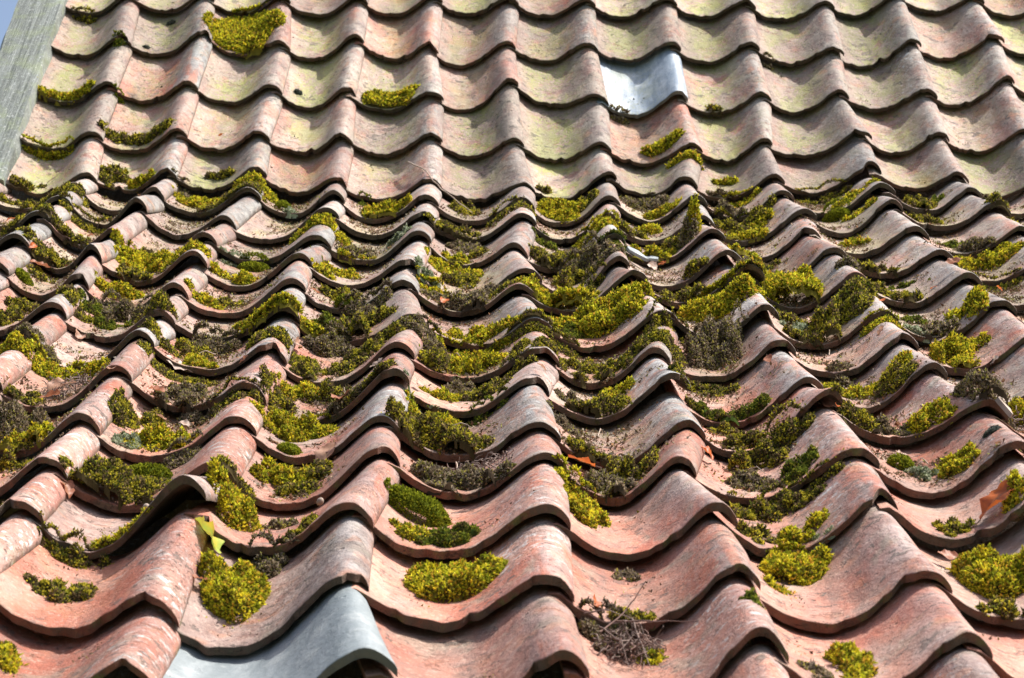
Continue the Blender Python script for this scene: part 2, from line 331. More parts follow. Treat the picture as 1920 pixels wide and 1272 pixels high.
def wood_material(name, a, b, c, amt):
    T = NT(name)
    tc = T.node("ShaderNodeTexCoord").outputs['Object']
    g = T.noise(T.scaled(tc, 110.0, 4.0, 4.0), 0.0, 1.0, 7, .7, .25)
    g2 = T.noise(T.scaled(tc, 300.0, 9.0, 9.0), 4.0, 1.0, 5, .7, .2)
    n = T.noise(tc, 2.0, 14.0, 6, .65)
    col = T.mix(T.ramp(g, .35, .66), a, b)
    col = T.mix(T.ramp(g2, .56, .68, 0, .7), col, (0.10, 0.10, 0.09))
    col = T.mix(T.math('MULTIPLY', T.ramp(n, .46, .62), amt), col, c)
    sp_ = T.noise(tc, 7.0, 120.0, 4, .7)
    col = T.mix(T.ramp(sp_, .55, .66, 0, .5), col, (0.55, 0.57, 0.55))
    col = T.mix(T.ramp(sp_, .44, .34, 0, .6), col, (0.07, 0.075, 0.065))
    T.bsdf(col, .8, T.math('ADD', g, T.math('MULTIPLY', g2, .7)), 1.0, .004, spec=.3)
    return T.m
M_BOARD = wood_material('silvered_wood', (0.10, 0.112, 0.10), (0.24, 0.26, 0.245), (0.22, 0.26, 0.14), .5)
M_LATH = wood_material('roof_lath_wood', (0.20, 0.12, 0.07), (0.32, 0.21, 0.12), (0.15, 0.12, 0.09), .5)
def plain(name, c, rough=.8, sc=40.0):
    T = NT(name); tc = T.node("ShaderNodeTexCoord").outputs['Object']; n = T.noise(tc, 0.0, sc, 5, .6)
    T.bsdf(T.mix(T.ramp(n, .3, .7), tuple(x * .7 for x in c), tuple(min(1, x * 1.2) for x in c)), rough, n, .5, .001); return T.m
M_TWIG = plain('bare_twig', (0.42, 0.33, 0.26)); M_STALK = plain('dark_stalk', (0.17, 0.10, 0.08))
M_SLATEBIT = plain('slate_chip', (0.30, 0.33, 0.34), .5); M_GRASS = plain('meadow', (0.07, 0.10, 0.035), .9, .6)
M_CONE = plain('bud_scale', (0.34, 0.27, 0.22)); M_DRY = plain('withered_stem', (0.17, 0.12, 0.10))
M_BRICK = plain('brick_wall', (0.30, 0.14, 0.10), .9, 3.0)

# ---------------------------------------------------------------- setting: ground, roof deck
g_me = mesh_from('ground', [(-900, -900, -5.2), (900, -900, -5.2), (900, 900, -5.2), (-900, 900, -5.2)], [[(0, 1, 2, 3)]])
tag(add_obj('ground', g_me, M_GRASS), kind='structure')
def prism(C1, C2, Ra, Rb, h1, h2, lower=True):
    """a box laid in a roof plane between columns C1..C2 and courses Ra..Rb, from height h1 to h2 (tile widths)"""
    ex, es, en = roof_frame(1 if lower else 0)
    k = .02489 if lower else .02093
    V = [U * ((C + k * R) * ex + R * GAUGE * es + h * en) for h in (h1, h2) for C, R in ((C1, Ra), (C2, Ra), (C2, Rb), (C1, Rb))]
    F = [(3, 2, 1, 0), (4, 5, 6, 7), (0, 1, 5, 4), (1, 2, 6, 5), (2, 3, 7, 6), (3, 0, 4, 7)]
    return np.array(V), np.array(F)
def boxes(name, mat, lst, seed=0):
    Vs, Fs, n = [], [], 0
    for a in lst:
        v, f = prism(*a); Vs.append(v); Fs.append(f + n); n += 8
    V = np.concatenate(Vs); o = V.mean(0)
    return add_obj(name, mesh_from(name, V - o, [np.concatenate(Fs)], smooth=False), mat, o)
o = boxes('roof_boarding', M_LATH, [(-6.9, 9.5, a * .5, a * .5 + .485, -.80, -.72, True) for a in range(-4, 30)])
tag(o, 'brown timber boarding of the lower roof slope, glimpsed in gaps under the lifted tiles', 'roof boarding')
o = boxes('roof_boarding', M_LATH, [(-6.6, 9.5, -a * .5 - .485, -a * .5, -.80, -.72, False) for a in range(0, 13)])
tag(o, 'brown timber boarding of the steep upper roof slope, underneath its tiles', 'roof boarding')
o = boxes('roof_lath', M_LATH, [(-6.8, 9.3, 11.02, 11.18, -.60, -.47, True)])
tag(o, 'thin wooden lath showing in the hollow under the lifted tile at lower left', 'lath')
o = boxes('roof_lath', M_LATH, [(-6.8, 9.3, 9.0, 9.16, -.60, -.47, True)])
tag(o, 'thin wooden lath under the raised purple tile at the right', 'lath')

# weathered verge board along the left edge of the upper slope
def verge_board():
    n = 60; xs = np.linspace(0, 1, n); V = []
    ex, es, en = roof_frame(0)
    ring = [(-.60, .00), (-.60, .22), (-.585, .245), (-.45, .25), (-.3, .252), (-.15, .25), (-.015, .245), (0, .22), (0, .0)]
    for x in xs:
        R = -6.2 + x * 6.22
        cr = BOARD_C[0] + (BOARD_C[1] - BOARD_C[0]) * (R + 4) / 4
        for j, (a, h) in enumerate(ring):
            w = .006 * math.sin(R * 9 + j) + .008 * math.sin(R * 3.3 + j * 2.1)
            V.append(U * ((cr + a + w) * ex + R * GAUGE * es + (h + BOARD_H + .5 * w) * en))
    V = np.array(V); m = len(ring); F = []
    for i in range(n - 1):
        for j in range(m - 1): F.append((i * m + j, i * m + j + 1, (i + 1) * m + j + 1, (i + 1) * m + j))
        F.append((i * m + m - 1, i * m, (i + 1) * m, (i + 1) * m + m - 1))
    e1 = [tuple(range(m))]; e2 = [tuple(range((n - 1) * m, n * m))[::-1]]
    o = V.mean(0)
    ob = add_obj('verge_board', mesh_from('verge_board', V - o, [np.array(F), np.array(e1), np.array(e2)], sharp=math.radians(40)), M_BOARD, o)
    tag(ob, 'silver-grey weathered wooden board edging the left side of the upper roof slope', 'board')
BOARD_C = (-6.10, -5.98); BOARD_H = -.12
verge_board()

# ---------------------------------------------------------------- the pantiles
NTT = np.concatenate([[-.13, -.07], np.linspace(0, .955, 44), [.97, .98, .99, 1.0]])
NSS = np.array([0, .005, .025, .06, .10, .15, .22, .3, .4, .5, .6, .7, .8, .9, 1.0, 1.1, 1.2])
CHIPS = {(2, 11): [(.93, .10, .16)], (-1, 12): [(.97, .05, .10), (.90, .03, .06)], (-1, 4): [(.93, .05, .12)], (1, 0): [(.95, .09, .06)], (1, 8): [(.96, .05, .08)],
         (-1, 11): [(.0, .02, .1)], (1, 13): [(.86, .12, .12), (.7, .06, .06)], (-1, 10): [(.93, .06, .06)], (4, 0): [(.9, .10, .09)], (-1, 2): [(.9, .07, .09)], (-4, -3): [(.93, .05, .1)],
         (-5, -3): [(.9, .07, .1)], (0, 8): [(.95, .05, .08)], (2, 9): [(.95, .07, .05)], (3, 6): [(.9, .08, .05)], (-2, 7): [(.9, .04, .12)], (-4, 4): [(.75, .1, .07)], (1, 12): [(.9, .05, .05)]}
def tile_mesh(c, r):
    tn, sn = len(NTT), len(NSS)
    seed = hsh(c, r, 5)
    t, s = np.meshgrid(NTT, NSS)           # (sn, tn)
    jag = .013 * wob(np.stack([NTT * 9 + c * 3.1, np.full(tn, r * 2.3), np.zeros(tn)], 1), 1.0) + .0035 * wob(np.stack([NTT * 26 + c, np.full(tn, r * 5.3), np.zeros(tn)], 1), 1.0)
    tilt = .10 * (hsh(c, r, 8) - .5) * (NTT - .5)
    for ct, cw, cd in CHIPS.get((c, r), []):
        jag = jag - cd * np.clip(1 - (np.abs(NTT - ct) / cw)**2, 0, 1)**.7
    if (c, r) not in CHIPS and hsh(c, r, 9) > .4:
        ct = .15 + .8 * hsh(c, r, 10); jag = jag - (.03 + .05 * hsh(c, r, 11)) * np.clip(1 - np.abs(NTT - ct) / .05, 0, 1)
    Rn = np.random.default_rng(int((c + 20) * 97 + r + 30))
    for _ in range(5):
        ct = Rn.uniform(.05, .97); jag = jag - Rn.uniform(.008, .028) * np.clip(1 - np.abs(NTT - ct) / Rn.uniform(.022, .06), 0, 1)
    fall = np.clip(1 - s / .32, 0, 1)
    ds = (jag + tilt)[None, :] * fall
    base = np.stack([t * 1.0 + c, s + r * 1.7, np.full_like(t, seed * 9)], -1)
    bump = .010 * wob(base, 2.2, seed) + .003 * wob(base, 7.0, seed)
    dz = bump.copy(); dz[0, :] -= .004
    dz[:, -1] -= .012; dz[:, 0] -= .01
    top = tile_point(c, r, t, s, dz, ds)
    sb = s.copy(); sb[0, :] += .006
    th = TH * (1 + .12 * wob(base, 3.0, seed + 1))
    bot = tile_point(c, r, t, sb, bump - th, ds)
    V = np.concatenate([top.reshape(-1, 3), bot.reshape(-1, 3)])
    # extra copy of the lip so that its colour changes sharply
    lip = tile_point(c, r, NTT, np.full(tn, .0), dz[0] - .001, ds[0]); n0 = len(V); V = np.concatenate([V, lip])
    N = sn * tn; idx = np.arange(N).reshape(sn, tn)
    a, b_, c_, d_ = idx[:-1, :-1].ravel(), idx[:-1, 1:].ravel(), idx[1:, 1:].ravel(), idx[1:, :-1].ravel()
    F = [np.stack([a, b_, c_, d_], 1), np.stack([a + N, d_ + N, c_ + N, b_ + N], 1)]
    i = np.arange(tn - 1)
    F.append(np.stack([n0 + i, i + N, i + 1 + N, n0 + i + 1], 1))          # lip face
    F.append(np.stack([i, n0 + i, n0 + i + 1, i + 1], 1))
    l = (sn - 1) * tn
    F.append(np.stack([l + i, l + i + 1, l + i + 1 + N, l + i + N], 1))
    j = np.arange(sn - 1) * tn
    F.append(np.stack([j, j + tn, j + tn + N, j + N], 1))
    e = j + tn - 1
    F.append(np.stack([e, e + N, e + tn + N, e + tn], 1))
    at = np.zeros((len(V), 4)); at[:, 3] = 1
    at[:N, 0] = np.clip(t.ravel(), 0, 1); at[N:2 * N, 0] = at[:N, 0]; at[n0:, 0] = np.clip(NTT, 0, 1)
    at[:N, 1] = s.ravel() / 1.3; at[N:2 * N, 1] = at[:N, 1]
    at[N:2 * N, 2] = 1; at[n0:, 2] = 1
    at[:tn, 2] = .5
    o = tile_point(c, r, .5, 0.0)
    return V - o, F, at, o
def wear(c, r):
    """(paleness, algae, grey, lichen) of a tile"""
    k = np.clip((r - 1) / 10.0, 0, 1)
    h = .95 - .85 * k + .35 * (hsh(c, r, 21) - .5)
    a = (1.2 if r <= 0 else .55 * (1 - k)) * (.55 + .6 * hsh(c, r, 22))
    g = .55 + .45 * hsh(c, r, 23) if r > 0 else .35 + .5 * hsh(c, r, 23)
    l = max(0, hsh(c, r, 24) - .55) * 2.2 if r > 5 else max(0, hsh(c, r, 24) - .8) * 2
    if r > 0 and hsh(c, r, 31) > .84: h, g = .85, 1.0
    if r <= 0 and hsh(c, r, 31) > .8: h, a = h - .35, a * .5
    if c <= -2 and r >= 8: l = 1.0; g *= .5
    if r >= 10: g *= .65
    W = WEAR.get((c, r))
    if W: h, a, g, l = W
    return [float(np.clip(x, 0, 1)) for x in (h, a, g, l)]
WEAR = {(2, 3): (.8, .1, 1, .2), (3, 12): (.55, .1, .6, .1), (-5, 3): (.8, .2, 1, .3), (-5, 4): (.8, .3, 1, .1), (4, 0): (.9, .35, 1, .1), (2, 9): (.25, 0, .5, 0), (2, -1): (.55, .25, .5, 0), (-2, 6): (.8, .3, 1, 0), (0, 12): (.12, .05, .5, .8),
        (-4, -2): (.35, .5, 1, .2), (0, -2): (.6, .4, .3, 0), (5, -2): (1, .8, .6, .9), (-3, -3): (.6, .2, .3, 0), (1, 9): (.5, .3, 1, .5), (0, 9): (.7, .1, 1, .9), (3, 11): (.35, .05, .5, 0), (2, 11): (.15, .1, .8, .9),
        (0, 11): (.05, .02, .5, .8), (1, 12): (.1, .05, .6, .2), (-2, 8): (.25, .1, .5, 1), (-2, 9): (.1, .1, .4, 1), (-3, 9): (.3, .1, .4, 1), (-3, 10): (.1, .1, .4, 1), (-2, 12): (.15, .05, .3, 1), (-2, 7): (.4, .2, 1, .5)}
KIND = {(2, -2): ('glazed', 'shiny blue-grey glazed pantile'), (-1, 13): ('slate', 'smooth blue-grey replacement pantile'),}
TILES = [(-5, -5, 8, -5), (-4, -5, 8, -5), (-3, -5, 8, -5), (-2, -5, 8, -5), (-1, -5, 7, -5), (0, -5, 7, -5), (1, -6, 7, -6), (2, -6, 7, -5), (3, -6, 6, -5), (4, -6, 6, -5), (5, -5, 6, -5), (6, -5, 5, -4), (7, -5, 5, -4), (8, -4, 5, -4), (9, -4, 4, -3), (10, -4, 4, -3), (11, -3, 4, -3), (12, -3, 4, -3), (13, -3, 3, -2), (14, 1, 3, 1)]
RANK = {}
for r, c_first, c_last, v_first in TILES:
    for c in range(c_first, c_last + 1): RANK[(c, r)] = c - v_first + 1
for r, c_first, c_last, v_first in TILES:
    for c in range(c_first, c_last + 1):
        V, F, at, o = tile_mesh(c, r)
        kd, desc = KIND.get((c, r), (None, None))
        mat = {'glazed': M_GLAZE, 'slate': M_SLATE}.get(kd, M_CLAY)
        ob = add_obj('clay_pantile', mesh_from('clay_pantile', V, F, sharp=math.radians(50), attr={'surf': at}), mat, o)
        w = wear(c, r); ob.color = w
        if not desc:
            desc = ('chipped ' if (c, r) in CHIPS else '') + ('lifted ' if (c, r) in SPECIAL else '')
            desc += ('greenish-beige' if w[1] > .6 else 'pinkish-beige') if w[0] > .6 else ('pink' if w[0] > .35 else 'red')
            desc += ' pantile' + (' with lichen' if w[3] > .6 else '')
        tag(ob, ('%s, %s from left, %s' % (desc, ordn(RANK[(c, r)]), course(r))) if RANK[(c, r)] > 0 else '%s cut off by the left edge, %s' % (desc, course(r)), 'pantile', 'clay pantiles laid in courses on the roof')

# ---------------------------------------------------------------- moss
PAL = {'Y': [(.68, .60, .045), (.18, .19, .025), (.74, .58, .055), (.46, .46, .04), (.14, .12, .03), (.62, .40, .06), (.58, .57, .04), (.78, .68, .08), (.30, .32, .03)],
       'G': [(.18, .22, .035), (.28, .31, .04), (.11, .14, .03), (.36, .36, .05), (.12, .10, .04)],
       'K': [(.24, .27, .025), (.36, .37, .035), (.14, .17, .02), (.30, .33, .03)],
       'O': [(.50, .45, .055), (.11, .095, .035), (.30, .30, .045), (.60, .51, .065), (.08, .065, .03), (.14, .17, .03), (.34, .26, .12), (.09, .10, .03), (.56, .51, .07), (.20, .15, .08)],
       'B': [(.34, .27, .18), (.13, .095, .06), (.46, .39, .29), (.20, .15, .10), (.34, .33, .09), (.11, .08, .055), (.46, .40, .11), (.30, .25, .19)],
       'W': [(.38, .42, .29), (.50, .52, .40), (.28, .33, .18), (.20, .22, .11)],
       'D': [(.10, .12, .10), (.16, .17, .15)]}
CORE = {'Y': (.20, .17, .03), 'G': (.06, .09, .02), 'K': (.12, .15, .02), 'O': (.07, .055, .025), 'B': (.06, .045, .03), 'W': (.24, .28, .18), 'D': (.07, .08, .07)}
MDESC = {'Y': 'yellow-green feathery moss', 'G': 'dark green moss', 'K': 'bright green velvety moss cushion', 'O': 'olive and brown moss', 'B': 'withered brown moss', 'W': 'grey-green frosted moss', 'D': 'dark round lichen lump'}
def place(c, r, X, Y, H):
    """lattice position relative to tile (c, r): X across from its left edge, Y = distance up slope from its lip, H above the surface"""
    P = np.zeros((len(X), 3))
    col = np.clip(np.floor(X).astype(int), -1, 1); tt = X - col
    row = np.where(Y < 0, 1, np.where(Y > 1, -1, 0))
    for dc in (-1, 0, 1):
        for dr in (-1, 0, 1):
            m = (col == dc) & (row == dr)
            if m.any(): P[m] = tile_point(c + dc, r + dr, tt[m], np.clip(Y[m] + dr, 0, 1), H[m])
    return P
def drape(Y, H):
    """moss reaching past a lip hangs down in front of it instead of jumping to the tile below"""
    k = np.clip(-Y / .12, 0, 1)
    return H + np.where(Y < 0, (1 - k) * .08, 0)
def moss_clump(kf, c, r, t, s, a, b, h, seed):
    kind = kf[0]; form = kf[1:]
    R = np.random.default_rng(seed)
    lumps = []
    if form == 'r':                                        # a crown following the lip over the roll
        n = max(4, int(a * 2 / .045))
        for q in np.linspace(-1, 1, n):
            lumps.append((q * a, R.normal(0, .015) - min(s, .0) , .05 + .02 * R.random(), .05 + .35 * b * R.random(), h * (.55 + .4 * R.random())))
        y0 = min(s, 1.0)
    elif form == 'e':
        n = max(5, int(a * 2 / .05))
        for q in np.linspace(-1, 1, n):
            lumps.append((q * a, R.normal(0, .2) * b, .05 + .03 * R.random(), b * (.5 + .5 * R.random()), h * (.5 + .5 * R.random())))
        y0 = s
    elif form == 'c' or kind in 'KD':
        n = 1 if kind in 'KD' else 3 + int(a * 14)
        if kind in 'KD': b = min(b, a * 1.05)
        if kind in 'KD': lumps = [(0, 0, a, b, h)] + [(R.uniform(-.5, .5) * a, R.uniform(-.5, .5) * b, a * .5, b * .5, h * .9) for _ in range(3)]
        else:
            lumps = [(0, 0, a * .8, b * .8, h * .8)]
            for _ in range(n):
                an = R.uniform(0, 6.28); q = math.sqrt(R.random()) * .75
                lumps.append((math.cos(an) * q * a, math.sin(an) * q * b, a * R.uniform(.22, .45), b * R.uniform(.22, .45), h * R.uniform(.7, 1.05)))
        y0 = s
        if r >= 1: h = h * 1.25; lumps = [(q[0], q[1], q[2], q[3], q[4] * 1.25) for q in lumps]
    else:
        n = 7 + int(a * 34)
        for _ in range(n):
            an = R.uniform(0, 6.28); q = R.random()**.6 * 1.05
            z = R.uniform(.18, .42)
            if q > .7: z *= .6
            lumps.append((math.cos(an) * q * a, math.sin(an) * q * b, max(.03, a * z), max(.035, b * z * 1.1), h * R.uniform(.3, 1.35) * (1.2 - .6 * q)))
        y0 = s
    L = np.array(lumps)
    if 1 <= r <= 10 and kind in 'YOB': L[:, 4] *= 1.35; L[:, 2:4] *= 1.38; L[:, :2] *= 1.18
    def height(x, y):
        d = ((x[:, None] - L[None, :, 0]) / L[None, :, 2])**2 + ((y[:, None] - L[None, :, 1]) / L[None, :, 3])**2
        return (np.sqrt(np.clip(1 - d, 0, 1)) * L[None, :, 4]).max(1)
    # solid peaty core: grid over the footprint
    x0, x1 = (L[:, 0] - L[:, 2]).min(), (L[:, 0] + L[:, 2]).max(); q0, q1 = (L[:, 1] - L[:, 3]).min(), (L[:, 1] + L[:, 3]).max()
    stp = max(.016, (x1 - x0) / 46)
    gx, gy = np.meshgrid(np.arange(x0 - stp, x1 + stp, stp), np.arange(q0 - stp, q1 + stp, stp)); sh = gx.shape
    gx = gx.ravel(); gy = gy.ravel()
    hh = height(gx, gy) * (.86 + .12 * wob(np.stack([gx, gy, gx * 0 + seed], 1), 22.0)) - .012
    X = t + gx; Y = y0 + gy
    P = place(c, r, X, Y, drape(Y, hh))
    lo_, hi_ = (-.02, 9) if form == 'r' else (.012, 9 if form == 'c' else 1.03)
    ok = ((hh > -.0119) & (Y > lo_ - .02) & (Y < hi_) & (X > (-9 if (c - 1, r) in RANK else .02))).reshape(sh)
    idx = np.arange(len(gx)).reshape(sh)
    fm = ok[:-1, :-1] | ok[1:, :-1] | ok[:-1, 1:] | ok[1:, 1:]
    F = np.stack([idx[:-1, :-1][fm], idx[:-1, 1:][fm], idx[1:, 1:][fm], idx[1:, :-1][fm]], 1)
    used = np.unique(F); remap = -np.ones(len(gx), int); remap[used] = np.arange(len(used)); P = P[used]; F = remap[F]
    el = np.linalg.norm(P[F[:, 0]] - P[F[:, 2]], axis=1); F = F[el < U * stp * 3.2]
    core = np.array(CORE[kind]); pal = np.array(PAL[kind])
    cc = core[None] * (1 + .25 * wob(P, 90.0)[:, None])
    # leafy shoots
    area = np.sum(L[:, 2] * L[:, 3] * 3.14 * (1 + L[:, 4] / (.5 * (L[:, 2] + L[:, 3]))))
    near = 1.0 if r >= 7 else (1.25 if r >= 1 else 1.6)
    size = {'K': .5, 'W': .55, 'D': .45, 'Y': .58, 'O': .52, 'B': .50, 'G': .48}[kind] * near
    n = int(min(17000, area / .00016 / (size**1.5)))
    li = R.choice(len(L), n, p=(L[:, 2] * L[:, 3]) / np.sum(L[:, 2] * L[:, 3]))
    an = R.uniform(0, 6.2832, n); z = R.random(n); q = np.sqrt(1 - z * z)
    ux, uy = np.cos(an) * q, np.sin(an) * q
    sx = L[li, 0] + ux * L[li, 2]; sy = L[li, 1] + uy * L[li, 3]; hz = z * L[li, 4]
    keep = (hz >= height(sx, sy) * .88 - .002) & (y0 + sy > lo_) & (y0 + sy < hi_) & (t + sx > (-9 if (c - 1, r) in RANK else .03))
    strag = R.random(len(sx)) < .16; sx = sx + strag * R.normal(0, .02, len(sx)); sy = sy + strag * R.normal(0, .03, len(sx))
    hz = np.where(strag, height(sx, sy) * R.uniform(.6, 1.1, len(sx)), hz * R.uniform(.82, 1.06, len(sx)))
    keep = keep & (y0 + sy > lo_) & (y0 + sy < 1.06)
    sx, sy, hz, ux, uy, z, li = [v[keep] for v in (sx, sy, hz, ux, uy, z, li)]; n = len(sx)
    X = t + sx; Y = y0 + sy
    B = place(c, r, X, Y, drape(Y, hz - .012))
    ex, es, en = roof_frame(r)
    D = ux[:, None] * ex - uy[:, None] * es + (z[:, None] + .25) * en
    D += R.normal(0, .55 if kind not in 'KWD' else .25, (n, 3)); D[:, 2] += .15
    D /= np.linalg.norm(D, axis=1)[:, None]
    pv = wob(B, 95.0, seed % 5) * .55 + .5 + R.normal(0, .24, n)
    pi = np.clip(pv * len(pal), 0, len(pal) - 1).astype(int)
    colr = pal[pi] * R.uniform(.5, 1.4, n)[:, None]
    lg = np.where(R.random(n) < .10, 1.8, 1.0) if kind in 'YOBG' else 1.0
    lng = U * .030 * size * R.uniform(.6, 1.35, n) * lg; wid = U * .0105 * size * R.uniform(.8, 1.3, n)
    A = np.cross(D, R.normal(size=(n, 3))); A /= np.linalg.norm(A, axis=1)[:, None]; Bn = np.cross(D, A)
    VV, CC, FF = [P], [cc], []; base = len(P)
    tips = B + D * lng[:, None]
    for ax in (A, Bn):
        mid = B + D * (lng * .45)[:, None]
        bend = ax * (lng * R.uniform(-.2, .2, n))[:, None]
        v = np.stack([B - D * (lng * .3)[:, None], mid + np.cross(D, ax) * wid[:, None], tips + bend, mid - np.cross(D, ax) * wid[:, None]], 1).reshape(-1, 3)
        VV.append(v); cl = np.repeat(colr[:, None, :], 4, 1); cl[:, 0] *= .75; cl[:, 2] *= 1.12
        CC.append(cl.reshape(-1, 3)); FF.append(np.arange(base, base + 4 * n).reshape(-1, 4)); base += 4 * n
    # side leaflets make the shoots look feathery
    if kind in 'YOBG':
        for k in range(2):
            st = B + D * (lng * (.25 + .25 * k))[:, None]
            dr = D * .6 + (A * math.cos(k * 2.1) + Bn * math.sin(k * 2.1)) * .9
            ww = np.cross(dr, D); ww /= np.linalg.norm(ww, axis=1)[:, None] + 1e-9
            v = np.stack([st - ww * (wid * .55)[:, None], st + ww * (wid * .55)[:, None], st + dr * (lng * .5)[:, None]], 1).reshape(-1, 3)
            VV.append(v); CC.append(np.repeat(colr * 1.05, 3, 0)); FF.append(np.arange(base, base + 3 * n).reshape(-1, 3)); base += 3 * n
    V = np.concatenate(VV); C = np.clip(np.concatenate(CC), 0, .9); C = np.concatenate([C, np.ones((len(C), 1))], 1)
    o = place(c, r, np.array([t]), np.array([max(y0, 0)]), np.array([0.]))[0]
    me = mesh_from('moss', V - o, [F] + FF, attr={'tone': C}, smooth=False)
    return me, o
